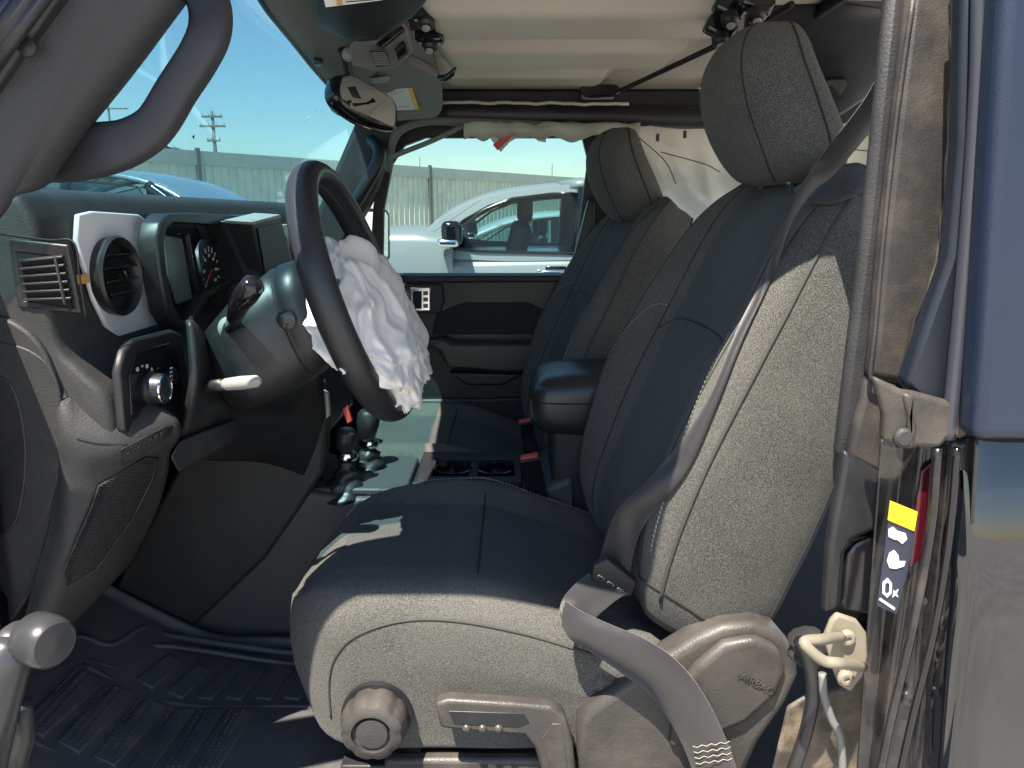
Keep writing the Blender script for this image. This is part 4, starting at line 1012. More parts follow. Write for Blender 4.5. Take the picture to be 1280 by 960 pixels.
# ================================================================== VISORS, OVERHEAD MODULE
vs = thing('sun_visor', onY(460, 20, 1.22), 'dark driver sun visor at the top edge with a yellow warning label', 'sun visor', 'sun visors')
patch('visor_panel', [[onY(395, -40, 1.1), onY(450, -45, 1.05), onY(520, -40, 1.05), onY(545, -40, 1.06)], [onY(398, 5, 1.22), onY(440, 10, 1.18), onY(490, 5, 1.17), onY(522, -5, 1.15)], [onY(405, 22, 1.28), onY(440, 36, 1.27), onY(470, 34, 1.25), onY(500, 12, 1.2)]], 20, 16, 'dash2', vs, th=.018)
prism('warning_label', [onY(a, b, 1.03) for a, b in [(400, -20), (478, -24), (478, 0), (407, 9)]], (0, .001, .0), 'white', vs, b=0)
prism('label_bar', [onY(a, b, 1.028) for a, b in [(420, -20), (426, -20), (428, 6), (421, 6.5)]], (0, .001, 0), 'orange', vs, b=0)
for k in range(5): prism('label_line', [onY(a, b, 1.0285) for a, b in [(432, 3 - k * 4), (470, 0 - k * 4), (470, -1 - k * 4), (432, 1.8 - k * 4)]], (0, .0005, 0), 'dash2', vs, b=0)
prism('visor_pivot', [onY(a, b, 1.25) for a, b in [(404, 22), (446, 16), (448, 22), (440, 27), (408, 29)]], (0, .01, 0), 'gloss', vs, b=.003)
for k in range(3): prism('pivot_rib', [onY(412 + 12 * k, 19, 1.245), onY(420 + 12 * k, 18, 1.245), onY(421 + 12 * k, 24, 1.245), onY(413 + 12 * k, 25, 1.245)], (0, .006, 0), 'dash', vs, b=.001)
v2 = thing('sun_visor', onY(520, 115, 1.8), 'grey green passenger sun visor with a white and yellow label behind the mirror', 'sun visor', 'sun visors')
def vY(a, b): return 1.56 + (b - 75) * .0054
vo = [(470, 92), (488, 84), (512, 80), (532, 88), (548, 98), (552, 112), (553, 135), (546, 146), (530, 149), (480, 152), (462, 148)]
prism('visor_panel', [onY(a, b, vY(a, b)) for a, b in [(q.x, q.y) for q in cr(lin(vo), 40, True)]], (0, .004, .018), 'header', v2, b=.004, bs=2)
prism('warning_label', [onY(a, b, vY(a, b) - .014) for a, b in [(481, 112), (514, 110), (523, 137), (496, 138)]], (0, .001, .001), 'white', v2, b=0)
prism('label_bar', [onY(a, b, vY(a, b) - .016) for a, b in [(510, 110.5), (515, 110), (524, 137), (519, 137.4)]], (0, .001, .001), 'yellow', v2, b=0)
for k in range(8): prism('label_line', [onY(a, b, vY(a, b) - .016) for a, b in [(486 + k, 115 + 2.7 * k), (505 + k, 114 + 2.7 * k), (505 + k, 114.7 + 2.7 * k), (486 + k, 115.7 + 2.7 * k)]], (0, .0006, .0004), 'greyplas', v2, b=0)
prism('visor_clip', [onY(a, b, vY(a, b) - .02) for a, b in [(462, 98), (484, 95), (487, 99), (484, 103), (466, 105)]], (0, .008, .002), 'greyplas', v2, b=.002)
oc = prism('overhead_console', [onY(a, b, 1.30 + (b - 40) * .0022) for a, b in [(436, 60), (446, 48), (470, 52), (500, 28), (508, 34), (516, 66), (494, 88), (468, 90), (440, 82)]], (0, .03, .02), 'header', car, b=.004)
prism('console_bar', [onY(a, b, 1.28) for a, b in [(468, 56), (500, 30), (506, 38), (476, 62)]], (0, .02, .004), 'gloss', oc, b=.003)
prism('console_switch', [onY(a, b, 1.32) for a, b in [(492, 62), (504, 50), (510, 66), (498, 76)]], (0, .01, .002), 'gloss', oc, b=.002)
mic = prism('microphone_grille', [onY(a, b, 1.325) for a, b in [(462, 64), (482, 64), (488, 82), (470, 84)]], (0, .006, .002), 'dash2', oc, b=.001)
bm = bmesh.new()
for i in range(9):
    for j in range(8):
        box_bm(bm, onY(465 + i * 2 + j * .8, 66 + j * 2.1, 1.322), (.0014, .0015, .0015))
o = new('grille_mesh', bm, 'greyplas', mic, smooth=False); o['kind'] = 'stuff'

# ================================================================== CURTAIN AIRBAG
cur = thing('curtain_airbag', onY(820, 200, 2.0), 'white deployed curtain airbag hanging behind the passenger headrest', 'curtain airbag')
def fold(p, u, v): return p + V((0, 1, 0)) * (abs(noise.noise(V((p.x * 9 + p.z * 5, 1, p.z * 4)))) * .10 - .03 + noise.noise(p * 22) * .012)
patch('bag_sheet', [[onY(778, 158, 2.05), onY(850, 162, 2.03), onY(930, 166, 2.0), onY(1010, 160, 1.98), onY(1090, 150, 1.96), onY(1160, 150, 1.96)],
    [onY(775, 190, 2.02), onY(850, 205, 1.98), onY(930, 210, 1.95), onY(1010, 195, 1.93), onY(1090, 190, 1.93), onY(1160, 190, 1.92)],
    [onY(770, 240, 2.06), onY(850, 250, 2.04), onY(930, 260, 2.03), onY(1010, 240, 2.0), onY(1090, 240, 2.0), onY(1160, 240, 2.0)],
    [onY(770, 330, 2.10), onY(850, 335, 2.10), onY(930, 330, 2.10), onY(1010, 320, 2.08), onY(1090, 330, 2.08), onY(1160, 330, 2.08)]], 110, 70, 'curtain', cur, th=.003, disp=fold)
# ragged hanging hem along the top of the window
hl = [(580, 172), (592, 171), (604, 174), (618, 171), (630, 181), (640, 171), (652, 172), (664, 170), (676, 175), (688, 169), (702, 172), (716, 176), (732, 172), (748, 168), (764, 174), (800, 178)]
HG = [[onY(a, 154, 2.03) for a, b in hl], [onY(a, 158 + (b - 158) * .35, 2.0) for a, b in hl], [onY(a, 158 + (b - 158) * .75, 2.005) for a, b in hl], [onY(a, b, 2.02) for a, b in hl]]
patch('folded_hem', HG, 90, 14, 'curtain', cur, th=.003, disp=lambda p, u, v: p + V((0, noise.noise(p * 16) * .022, noise.noise(p * 28 + V((4, 4, 4))) * .006)))
prism('torn_flap', [onY(a, b, 2.01) for a, b in [(612, 172), (640, 162), (650, 170), (636, 178), (626, 190)]], (0, .003, 0), 'curtain', cur, b=0)
tgp = [onY(a, b, 2.005) for a, b in [(616, 181), (632, 166), (645, 165), (622, 188)]]
prism('red_tag', tgp, (0, .003, 0), 'red', cur, b=0)
prism('torn_flap', [onY(a, b, 2.01) for a, b in [(664, 160), (684, 166), (682, 178), (672, 176)]], (0, .003, 0), 'curtain', cur, b=0)
for px, py in ((822, 172), (856, 168)): box('blue_clip', onY(px, py, 1.94), (.008, .006, .018), 'navylabel', cur, b=.001)
for P in ([(790, 165), (830, 200), (845, 230)], [(826, 190), (880, 205), (900, 215)], [(1060, 165), (1100, 172)], [(1052, 185), (1095, 190)]):
    tube('seam_line', [onY(a, b, 1.925) for a, b in P], .0012, 'groove', cur, n=12)

# ================================================================== B PILLAR AND BODY (right)
BY = .70
def bY(P, Y): return [onY(a, b, Y) for a, b in P]
bp2 = tag(prism('centre_pillar', bY([(1140, -30), (1199, -30), (1203, 60), (1192, 300), (1150, 400), (1132, 484), (1086, 472), (1090, 440), (1100, 320), (1118, 160)], .665), (0, .018, 0), 'trimlit', car, b=.008, bs=3))
prism('pillar_return', bY([(1114, -30), (1142, -30), (1120, 160), (1102, 320), (1090, 460), (1074, 584), (1046, 572), (1062, 440), (1080, 300), (1094, 160)], .683), (0, .016, 0), 'dash', bp2, b=.006)
prism('pillar_foot', bY([(1086, 468), (1100, 480), (1130, 488), (1128, 540), (1112, 600), (1060, 572), (1072, 520)], .672), (0, .014, 0), 'trimlit', bp2, b=.006, bs=3)
prism('pillar_core', bY([(1137, -30), (1275, -30), (1275, 990), (1080, 990), (1066, 600), (1086, 480), (1112, 250)], .70), (0, .05, 0), 'hole', bp2, b=.002)
tube('pillar_edge', bY([(1141, 0), (1124, 120), (1112, 220), (1102, 320), (1093, 420), (1088, 466), (1094, 476), (1118, 484)], .664), .0022, 'trimlit', bp2, n=40)
tube('torn_edge', [p + V((noise.noise(p * 60) * .002, 0, 0)) for p in cr(bY([(1190, 0), (1189, 100), (1182, 240), (1170, 330), (1150, 400), (1134, 476)], .6625), 80)], .0018, 'dusty', bp2)
tube('door_seal', bY([(1200, -30), (1202, 80), (1194, 240), (1184, 330), (1160, 410), (1140, 480)], .655), .0065, 'seal', car, n=40)
# belt slot: dark inner edge
# outer jamb column
jm = prism('door_jamb', bY([(1205, -30), (1256, -30), (1254, 120), (1240, 300), (1226, 552), (1210, 556), (1140, 490), (1132, 480), (1160, 400), (1188, 320), (1200, 180)], .625), (0, .02, 0), 'jamb', car, b=.005)
tube('jamb_highlight', bY([(1226, -30), (1222, 120), (1211, 280), (1200, 400), (1190, 500), (1184, 548)], .617), [.0065] * 24, 'highlight', jm, seg=14, n=24)  # paler lilac strip: the jamb's vertical highlight is put into its colour
tube('jamb_gap', bY([(1247, -30), (1243, 120), (1232, 280), (1222, 420), (1214, 550)], .622), .006, 'hole', jm, seg=8, n=24)
# hardtop side and painted quarter panel
prism('hardtop_side', bY([(1258, -40), (1420, -40), (1420, 552), (1218, 552), (1230, 380), (1247, 120)], .585), (0, .03, 0), 'hardtop', car, b=.010, bs=4)
# quarter panel: gloss paint, front edge curls into the opening
QE = [(1212, 532), (1220, 557), (1226, 590), (1226, 620), (1222, 660), (1218, 700), (1214, 760), (1202, 860), (1190, 1000)]
qp = []
for (a, b) in QE:
    p = onY(a, b, .600)
    zz_ = p.z - zr(-.335); p.y += .0 if zz_ <= -.03 else 1.15 * (zz_ + .03) ** 2
    qp.append([p + V((-.012, .055, 0)), p + V((-.012, .03, 0)), p + V((-.006, .006, 0)), p + V((.008, -.004, 0)), p + V((.05, -.008, 0)), p + V((.2, -.010, 0)), p + V((.5, -.010, 0))])
patch('quarter_panel', qp, 46, 40, 'paint', car, th=.004)
# black jamb sheet metal below the belt line, with folds
def col_(P0, P1, n=8): return [V((a, b, 0)) for a, b in P0], P1
JB = []
for t in range(9):
    y = 545 + t * 57
    xs = [(1100 - t * 4.0, .668), (1128 - t * 5.5, .664), (1143 - t * 7.0, .655), (1152 - t * 7.0, .645), (1162 - t * 6.6, .643), (1176 - t * 6.0, .640), (1190 - t * 4.9, .628), (1204 - t * 3.2, .624), (1216 - t * 2.8, .618), (1224 - t * 3.2, .606)]
    JB.append([onY(a, y + (3 if i % 2 else 0), Y) for i, (a, Y) in enumerate(xs)])
jb = patch('body_jamb', JB, 70, 30, 'paintdust', car, th=.003)
tube('panel_flange', [onY(a, b, .612) for a, b in ((1196, 560), (1190, 640), (1180, 720), (1165, 800), (1140, 900), (1120, 990))], .0035, 'gloss', jb, n=30)
tube('panel_flange', [onY(a, b, .614) for a, b in ((1172, 560), (1164, 660), (1142, 780), (1116, 890), (1095, 990))], .004, 'paintdust', jb, n=30)
prism('tail_lamp_reflection' if False else 'red_reflection', bY([(1152, 590), (1176, 570), (1170, 640), (1150, 700), (1136, 712), (1142, 650)], .634), (0, .003, 0), 'darkred', jb, b=.001)  # dark red patch painting a tail lamp's reflection onto the jamb
lathe('body_plug', [(0, 0), (.007, 0), (.006, .002), (0, .003)], onY(1134, 872, .63), (0, -1, 0), 'paintdust', jb, 18)
lathe('body_plug', [(0, 0), (.006, 0), (.004, .003), (0, .003)], onY(1152, 750, .618), (0, -1, 0), 'gloss', jb, 18)
# latch bracket at the belt line
br_ = prism('hinge_bracket', bY([(1092, 470), (1130, 488), (1146, 490), (1196, 504), (1212, 514), (1212, 548), (1186, 550), (1176, 562), (1148, 560), (1140, 564), (1104, 552), (1106, 520)], .612), (0, .012, 0), 'trimlit', car, b=.005, bs=3)
lathe('bracket_screw', [(0, 0), (.0085, 0), (.0085, .003), (.006, .005), (0, .005)], onY(1128, 546, .612), (0, -1, 0), 'dash', br_, 20)
prism('bracket_fold', bY([(1130, 492), (1146, 494), (1142, 520), (1148, 530), (1144, 560), (1134, 560), (1136, 520)], .608), (0, .006, 0), 'trimlit', br_, b=.003)
# lower trim with notch
lt2 = prism('pillar_lower_trim', bY([(1056, 562), (1074, 574), (1118, 600), (1112, 640), (1104, 660), (1068, 676), (1058, 692), (1052, 760), (1030, 770), (1036, 680)], .668), (0, .014, 0), 'dash2', car, b=.006, bs=3)
prism('pillar_lower_trim', bY([(1058, 694), (1068, 680), (1106, 664), (1104, 720), (1092, 770), (1052, 765)], .673), (0, .012, 0), 'gloss', car, b=.004)
sill = prism('door_sill', bY([(985, 885), (1010, 870), (1060, 860), (1092, 770), (1120, 780), (1100, 990), (960, 990)], .695), (0, .006, 0), 'dusty', car, b=.008)
# warning label with pictograms
wl = prism('warning_label', bY([(1113, 628), (1146, 641), (1140, 690), (1121, 768), (1096, 757), (1104, 700)], .622), (0, .002, 0), 'navylabel', car, b=0)
prism('label_band', bY([(1113, 626), (1147, 640), (1143, 664), (1110, 650)], .6205), (0, .001, 0), 'yellow', wl, b=0)
def pict(P, nm='pictogram'): prism(nm, bY(P, .6205), (0, .001, 0), 'white', wl, b=0)
pict([(1111, 662), (1117, 659), (1122, 664), (1132, 667), (1134, 674), (1128, 680), (1122, 675), (1117, 674), (1111, 671)])
pict([(1112, 692), (1118, 688), (1123, 694), (1124, 702), (1132, 702), (1130, 708), (1120, 711), (1112, 710), (1109, 702)])
frame_prism('pictogram', bY([(1104, 728), (1110, 723), (1115, 729), (1115, 742), (1109, 748), (1103, 742)], .6205), bY([(1107, 730), (1110, 728), (1112, 731), (1112, 740), (1109, 743), (1106, 740)], .6205), (0, .001, 0), 'white', wl, b=0)
pict([(1117, 738), (1120, 740), (1123, 737), (1121, 742), (1123, 747), (1119, 744), (1116, 747), (1117, 742)])
pict([(1099, 750), (1101, 748), (1119, 760), (1118, 763)], 'label_line')
# striker
st = prism('door_striker', bY([(1040, 776), (1048, 768), (1072, 776), (1084, 792), (1086, 820), (1080, 846), (1064, 866), (1050, 858), (1042, 838), (1030, 800)], .664), (0, .008, 0), 'striker', car, b=.003, bs=3)
tube('striker_loop', cr([onY(1052, 796, .662), onY(1030, 799, .625), onY(1006, 802, .612), onY(1012, 812, .608), onY(1030, 826, .608), onY(1050, 829, .612), onY(1078, 834, .655)], 30), .0052, 'striker', st, seg=12)
for a, b in ((1058, 796), (1056, 846)):
    q = lathe('bolt', [(0, 0), (.0085, 0), (.0085, .003), (.006, .0055), (.003, .0055), (.0028, .003), (0, .003)], onY(a, b, .663), (0, -1, 0), 'striker', st, 20)
tube('drain_cable', [onY(a, b, .672) for a, b in ((1028, 842), (1030, 870), (1040, 900), (1048, 915), (1052, 940), (1054, 980))], .0042, 'header', car, n=30)
tube('wiring_loom', [onY(a, b, .68) for a, b in ((1000, 800), (1012, 830), (1016, 870), (1006, 920), (985, 980))], .007, 'dash2', car, n=24)
tube('carpet_edge', [onY(a, b, .70) for a, b in ((1006, 795), (1010, 812), (1004, 826))], .018, 'carpet', car, n=10)

# door hinge knob, bottom left (blurred in the photograph)
hg = lathe('door_hinge', [(0, -.018), (.019, -.018), (.0215, -.015), (.022, .0), (.021, .010), (.018, .014), (0, .015)], onY(56, 801, .56), (.9, -.42, .0), 'hinge', car, 40)
tube('hinge_arm', [onY(18, 800, .56), onY(6, 830, .56), onY(-10, 880, .56), onY(-30, 960, .56)], [.016, .02, .022, .024], 'hinge', hg, n=None, seg=16)
tube('hinge_arm', [onY(26, 800, .565), onY(10, 812, .58), onY(-20, 835, .62)], .017, 'hinge', hg, seg=16)
tube('check_strap', [onY(26, 880, .60), onY(30, 920, .61), onY(14, 980, .6)], .010, 'dash2', hg, seg=10)
# ================================================================== OUTSIDE
def struct(name, bm, m, smooth=True):
    o = new(name, bm, m, None, smooth); o['kind'] = 'structure'; return o
bm = bmesh.new(); s_ = 900
vs_ = [bm.verts.new((x, y, 0)) for x, y in ((-s_, -s_), (s_, -s_), (s_, s_), (-s_, s_))]; bm.faces.new(vs_)
struct('ground', bm, 'ground', False)

# fence line
FA, FB = V((-6.7, 13.5, 0)), V((2.1, 24.6, 0)); fd = (FB - FA).normalized(); fn = V((fd.y, -fd.x, 0)); 
fence = thing('sheet_metal_fence', FA, 'cream corrugated sheet metal fence behind the parked cars', 'fence')
PL = 2.05; p0 = V((-7.2, 12.86, 0)); ang = math.atan2(fd.y, fd.x)
def sheet_mesh():
    w = PL / 2 - .01; n = 6; prof = []
    for k in range(n):
        x = k * w / n; q = w / n
        prof += [(x, 0), (x + q * .78, 0), (x + q * .83, .03), (x + q * .95, .03)]
    prof.append((w, 0))
    bm = bmesh.new(); rings_bm(bm, [[V((x, -d, z)) for x, d in prof] for z in (.05, 2.38)], False, False)
    me = bpy.data.meshes.new('fence_sheet'); bm.to_mesh(me); bm.free(); me.materials.append(M['fence']); return me
sm = sheet_mesh()
pm = bpy.data.meshes.new('fence_post'); bm = bmesh.new(); box_bm(bm, (0, -.06, 1.32), (.07, .07, 2.66)); bm.to_mesh(pm); bm.free(); pm.materials.append(M['post'])
cm = bpy.data.meshes.new('cap_rail'); bm = bmesh.new(); box_bm(bm, (PL / 2, -.02, 2.47), (PL - .008, .10, .26)); bm.to_mesh(cm); bm.free(); cm.materials.append(M['fencetop'])
def inst(me, nm, p, parent):
    o = bpy.data.objects.new(nm, me); col.objects.link(o); o.rotation_euler.z = ang; o.location = p; par(o, parent); return o
for k in range(-6, 16):
    b = p0 + fd * PL * k
    if k in (0, 1, 4, 8, 12, -3): inst(pm, 'fence_post', b, fence)
    inst(cm, 'cap_rail', b, fence)
    for h in (0, 1):
        o = inst(sm, 'fence_sheet', b + fd * (PL / 2 * h + .005), fence)

# utility poles
def pole(px, pybase, pytop, Y, label, arms, r=.14, nm='utility_pole'):
    b = onY(px, pybase, Y); t = onY(px, pytop, Y)
    o = thing(nm, (b.x, b.y, 0), label, 'utility pole')
    tube('pole', [V((b.x, b.y, 0)), V((b.x, b.y, t.z * .5)), V((b.x, b.y, t.z))], [r, r * .85, r * .6], 'wood', o, seg=10)
    for (py, w) in arms:
        z = onY(px, py, Y).z
        box('crossarm', (b.x, b.y - .12, z), (w, .12, .14), 'wood', o, b=0)
        for s in (-.45, -.15, .15, .45): lathe('insulator', [(0, 0), (.06, 0), (.04, .16), (0, .18)], (b.x + s * w, b.y - .12, z + .07), (0, 0, 1), 'greyplas', o, 8)
    return o
pole(270, 200, 139, 60, 'wooden utility pole with crossarms standing above the fence', [(146, 1.6), (158, 2.0), (176, 1.0)], .19)
pole(137, 150, 82, 90, 'thin distant power pole seen through the pillar grab handle', [(92, 2.6), (108, 3.6), (136, 4.6)], .16)
pole(525, 215, 196, 60, 'slim dark mast just above the fence behind the silver car', [], .05, 'mast')
pole(690, 225, 205, 60, 'slim mast above the fence near the passenger headrest', [], .05, 'mast')

# cars
def make_car(name, label, paint, L, W, Hh, belt, x0, y0, head=0, prof=None, cat='car', wt_=.0, darkint=True):
    """x0: front bumper X, y0: near flank Y; the car points to -X before the turn 'head' about its front near corner"""
    root = thing(name, (x0 + L / 2, y0 + W / 2, 0), label, cat)
    Rm = Matrix.Rotation(head, 3, 'Z'); O = V((x0, y0, 0))
    def w(x, y, z): return O + Rm @ V((x, y, z))
    hood = prof['hood']     # [(x, z)] top of lower body from nose to tail
    n = len(hood); rings = []
    for (x, zt) in cr([V((a, b, 0)) for a, b in hood], 44) and [(q.x, q.y) for q in cr([V((a, b, 0)) for a, b in hood], 44)]:
        e = min(1, .62 + (x / .5) * .38) if x < .5 else (min(1, .8 + (L - x) / .35 * .2) if L - x < .35 else 1)
        hw = W / 2 * e; zb = .30; m = zt - zb
        half = [(0, zb), (hw * .9, zb), (hw * .98, zb + .06), (hw, zb + m * .45), (hw * .995, zb + m * .72), (hw * .97, zb + m * .93), (hw * .93, zt - .008), (hw * .5, zt + .015)]
        ring = [(W / 2 - a, b) for a, b in half] + [(W / 2, zt + .02)] + [(W / 2 + a, b) for a, b in reversed(half[1:])]
        rings.append([w(x, y, z) for y, z in ring])
    bm = bmesh.new(); rings_bm(bm, rings); body = new('body', bm, paint, root)
    # roof & pillars from the greenhouse side line
    gh_ = prof['glass']      # dict: a0 (base of A), a1 top of A, roof pts, rear top, rear base
    tum = .16
    def side(x, z, s):    # s 0 near, 1 far
        f = (z - belt) / (Hh - belt); inset = .045 + tum * max(0, f)
        return w(x, inset if s == 0 else W - inset, z)
    roofl = cr([V((a, b, 0)) for a, b in gh_['roof']], 26)
    bm = bmesh.new(); rg = []
    for q in roofl:
        rg.append([side(q.x, q.y - .03, 0), side(q.x, q.y, 0).lerp(side(q.x, q.y, 1), .02), side(q.x, q.y, 0).lerp(side(q.x, q.y, 1), .12) + V((0, 0, .02)), side(q.x, q.y, 0).lerp(side(q.x, q.y, 1), .5) + V((0, 0, .035)), side(q.x, q.y, 0).lerp(side(q.x, q.y, 1), .88) + V((0, 0, .02)), side(q.x, q.y, 0).lerp(side(q.x, q.y, 1), .98), side(q.x, q.y - .03, 1)])
    rings_bm(bm, rg, False, False); ro = new('roof', bm, paint, root); solid(ro, .03)
    for s in (0, 1):
        for P, r in gh_['pillars']:
            pts = cr([side(a, b, s) for a, b in P], 12)
            tube('pillar', pts, r, paint if r < .05 else 'gloss', root, seg=8)
        for P in gh_['panes']:
            prism('side_window', [side(a, b, s) for a, b in P], (0, .004 if s == 0 else -.004, 0), 'carglass', root, b=0)
            tube('window_trim', [side(a, b, s) + Rm @ V((0, -.006 if s == 0 else .006, 0)) for a, b in P], .010, 'gloss', root, closed=True, seg=6)
    if 'frame' in gh_:
        for s in (0, 1):
            frame_prism('side_frame', [side(a, b, s) for a, b in gh_['frame'][0]], [side(a, b, s) for a, b in gh_['frame'][1]], Rm @ V((0, .05 if s == 0 else -.05, 0)), paint, root, b=.008)
    a0, a1, r0, r1 = gh_['ws']
    prism('windscreen', [side(*a0, 0), side(*a1, 0), side(*a1, 1), side(*a0, 1)], (-.004, 0, .003), 'carglass', root, b=0)
    prism('rear_window', [side(*r0, 0), side(*r1, 0), side(*r1, 1), side(*r0, 1)], (.004, 0, .003), 'carglass', root, b=0)
    # cabin
    for yy in (W * .27, W * .73):
        for xx in prof['seats']:
            o = box('seat_back', w(xx, yy, belt - .08), (.14, .46, .62), 'dash2', root, b=.05, rot=Rm @ Matrix.Rotation(R(14), 3, 'Y'))
            box('seat_headrest', w(xx + .09, yy, belt + .30), (.1, .26, .18), 'dash2', root, b=.04, rot=Rm)
    # mirrors
    for s, yy in ((0, -.10), (1, W + .10)):
        mq = box('wing_mirror', w(gh_['mir'][0], yy, gh_['mir'][1]), (.12, .20, .15), 'gloss', root, b=.035, bs=3, rot=Rm)
        box('mirror_cap', w(gh_['mir'][0] - .02, yy, gh_['mir'][1] - .055), (.13, .21, .05), 'chrome' if paint == 'carsilver' else paint, mq, b=.02, bs=3, rot=Rm)
        box('mirror_foot', w(gh_['mir'][0], yy * .45 if s == 0 else W + .04, gh_['mir'][1] - .06), (.08, .12, .04), 'gloss', mq, b=.01, rot=Rm)
    # wheels
    for xx in prof['wheels']:
        for s, yy in ((0, .10), (1, W - .10)):
            wh = lathe('wheel', [(0, -.10), (.33, -.10), (.355, -.08), (.36, 0), (.355, .08), (.33, .10), (0, .10)], w(xx, yy, .36), Rm @ V((0, -1, 0)), 'rubber', root, 32)
            lathe('rim', [(0, 0), (.06, .015), (.22, .0), (.24, .02), (.24, -.02), (0, -.02)], w(xx, yy + (-.105 if s == 0 else .105), .36), Rm @ V((0, -1 if s == 0 else 1, 0)), 'greyplas', wh, 32)
            lathe('wheel_arch', [(.37, 0), (.44, 0), (.44, .012), (.37, .012)], w(xx, (.002 if s == 0 else W - .002), .38), Rm @ V((0, -1 if s == 0 else 1, 0)), 'gloss', root, 32)
    # door seams, handles
    for xx in prof['seams']:
        tube('door_seam', [w(xx, -.0005 + .004, .45), w(xx, .001, .7), w(xx, .012, belt - .10), w(xx, .040, belt - .02)], .006, 'groove', body, seg=6)
    for xx in prof['handles']:
        hdl = tube('door_handle', [w(xx - .11, .0, belt - .085), w(xx - .08, -.035, belt - .085), w(xx + .08, -.035, belt - .085), w(xx + .11, .0, belt - .085)], .016, 'chrome' if paint == 'carsilver' else paint, root, n=14, seg=8)
        box('handle_cup', w(xx, .012, belt - .085), (.13, .01, .07), 'gloss', hdl, b=.003, rot=Rm)
    box('front_bumper', w(.07, W / 2, .48), (.16, W * .62, .26), 'gloss', root, b=.05, rot=Rm)
    for yy in (W * .24, W * .76): lathe('headlamp', [(0, 0), (.11, 0), (.09, .04), (0, .05)], w(.09, yy, .78), Rm @ V((-1, 0, 0)), 'chrome', root, 20)
    return root
SY = 4.7
def sx(px): return (px - 640) / F / 1.02 * SY
x0 = -2.95
# silver SUV: side line taken from the photograph at its own distance
A0 = sx(548) - x0; 
def sp2(px, py):
    p = onY(px, py, SY + .08); return (p.x - x0, p.z)
suv_roof = [sp2(*q) for q in ((524, 296), (548, 273), (577, 256), (610, 243), (650, 235), (700, 230), (760, 229))]
L = 4.85
roofH = suv_roof[-1][1]; belt = sp2(650, 322)[1]
rf = suv_roof + [(3.3, roofH), (4.1, roofH - .03), (4.55, roofH - .10)]
g1 = [sp2(*q) for q in ((556, 306), (575, 285), (605, 262), (640, 248), (690, 242), (726, 240), (722, 317), (600, 314), (556, 309))]
FO = [(520, 302), (545, 275), (575, 257), (610, 243), (650, 235), (700, 230), (760, 229), (760, 324), (640, 327), (524, 322)]
FI = [(545, 304), (558, 290), (580, 274), (610, 257), (648, 247), (690, 243), (724, 241), (720, 316), (640, 316), (560, 311)]
suv = dict(hood=[(0, .75), (.05, .95), (.25, 1.06), (.9, sp2(500, 296)[1] - .02), (sp2(528, 290)[0], sp2(528, 288)[1]), (sp2(560, 300)[0], belt + .05), (2.2, belt), (3.2, belt + .01), (4.3, belt + .02), (4.75, belt - .02), (4.85, .75)],
  glass=dict(roof=rf[0:], frame=([sp2(*q) for q in FO], [sp2(*q) for q in FI]), pillars=[([sp2(733, 238), sp2(727, 320)], .055), ([(3.55, roofH - .05), (3.62, belt)], .055), ([(4.2, roofH - .08), (4.6, belt)], .09)],
     panes=[g1, [sp2(738, 240), (3.5, roofH - .08), (3.55, belt + .04), sp2(738, 317)], [(3.66, belt + .04), (3.62, roofH - .08), (4.1, roofH - .12), (4.4, belt + .04)]],
     ws=[sp2(528, 300), sp2(600, 250), (4.72, belt), (4.5, roofH - .12)], mir=(sp2(568, 291)[0], sp2(568, 291)[1])),
  seats=(2.95, 3.75), wheels=(.95, 3.85), seams=(sp2(522, 300)[0], sp2(732, 300)[0]), handles=(sp2(694, 333)[0], 3.45))
make_car('parked_car', 'silver car parked alongside, seen through the passenger window', 'carsilver', L, 1.88, roofH, belt, x0, SY, 0, suv)
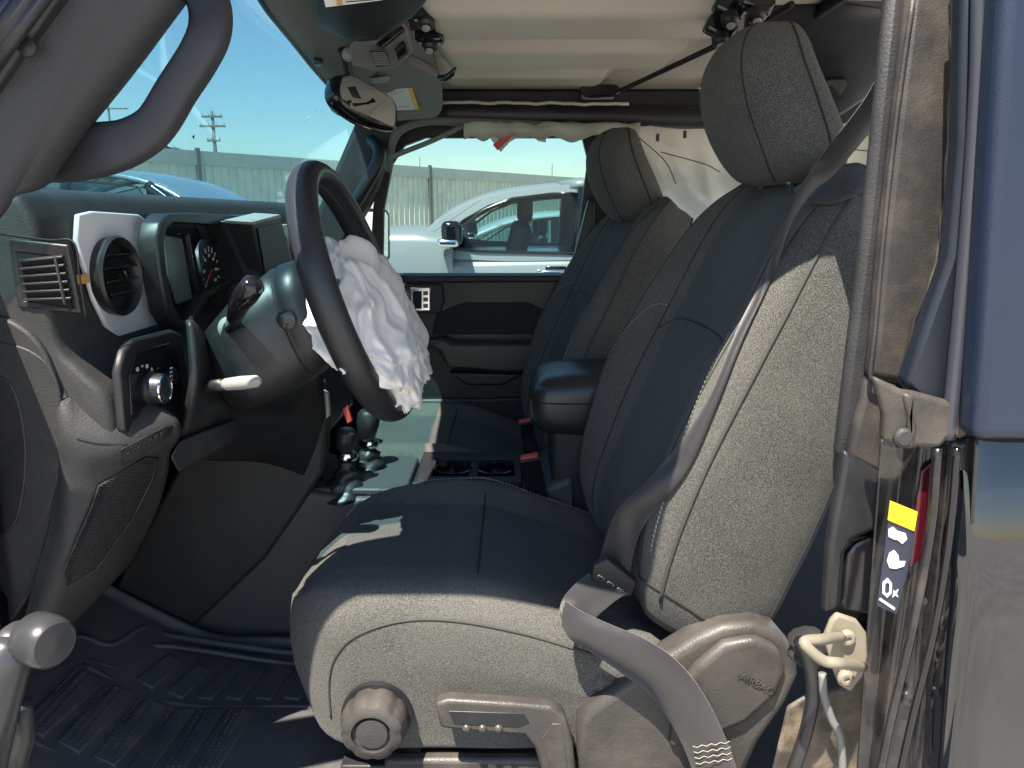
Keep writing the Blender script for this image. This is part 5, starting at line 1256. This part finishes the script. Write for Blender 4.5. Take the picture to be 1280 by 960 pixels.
# white car beyond it, seen through its windows
sed = dict(hood=[(0, .55), (.1, .72), (.6, .86), (1.2, .93), (1.6, .97), (3.2, .98), (4.0, 1.02), (4.5, .95), (4.6, .6)],
  glass=dict(roof=[(1.15, .95), (1.5, 1.16), (1.9, 1.34), (2.4, 1.43), (2.9, 1.43), (3.4, 1.34), (3.9, 1.12)], pillars=[([(1.15, .95), (1.5, 1.14), (1.9, 1.31)], .03), ([(2.5, 1.38), (2.5, .98)], .05), ([(3.3, 1.33), (3.9, 1.02)], .05)],
     panes=[[(1.5, 1.0), (1.95, 1.29), (2.46, 1.37), (2.46, 1.0)], [(2.54, 1.0), (2.54, 1.37), (3.2, 1.32), (3.5, 1.02)]], ws=[(1.2, .97), (1.85, 1.32), (3.95, 1.03), (3.4, 1.32)], mir=(1.6, 1.06)),
  seats=(2.3, 3.1), wheels=(.85, 3.6), seams=(1.5, 2.5), handles=(2.3, 3.2))
make_car('parked_car', 'white saloon glimpsed through the windows of the silver car', 'carwhite', 4.6, 1.8, 1.43, .98, -2.0, 8.3, R(3), sed)
def tall(d, k):
    z = lambda P: [(a, b * k) for a, b in P]; g = d['glass']
    return dict(hood=z(d['hood']), glass=dict(roof=z(g['roof']), pillars=[(z(P), r) for P, r in g['pillars']], panes=[z(P) for P in g['panes']], ws=z(g['ws']), mir=(g['mir'][0], g['mir'][1] * k)), seats=d['seats'], wheels=d['wheels'], seams=d['seams'], handles=d['handles'])
make_car('parked_car', 'grey blue car just visible over the dashboard, nearest the windshield on the left', 'carblue', 4.6, 1.8, 1.43 * 1.27, .98 * 1.27, -6.7, 7.2, R(-4), tall(sed, 1.27))
o = make_car('parked_car', 'white car roof just showing above the fence at the left', 'carwhite', 4.6, 1.8, 1.43, .98, -13.2, 22.5, R(10), sed)
tr = box('transporter_deck', (0, 0, 0), (0.1, .1, .1), 'greyplas', None, b=0); bpy.data.objects.remove(tr)
deck_t = thing('car_transporter', (-11, 23.4, 0), 'grey transporter deck carrying the white car behind the fence', 'transporter')
box('deck', (-11.7, 23.6, 2.56), (6.5, 3.4, .2), 'greyplas', deck_t, b=.02)
for xx in (-13.4, -8.6):
    for yy in (22.4, 24.8): lathe('wheel', [(0, -.15), (.5, -.15), (.5, .15), (0, .15)], (xx, yy, .5), (0, 1, 0), 'rubber', deck_t, 24)
for xx in (-13.4, -8.6): box('deck_support', (xx, 23.6, 1.5), (.3, 2.6, 2.0), 'greyplas', deck_t, b=0)
o.location.z += 2.30; o.location.x -= .8
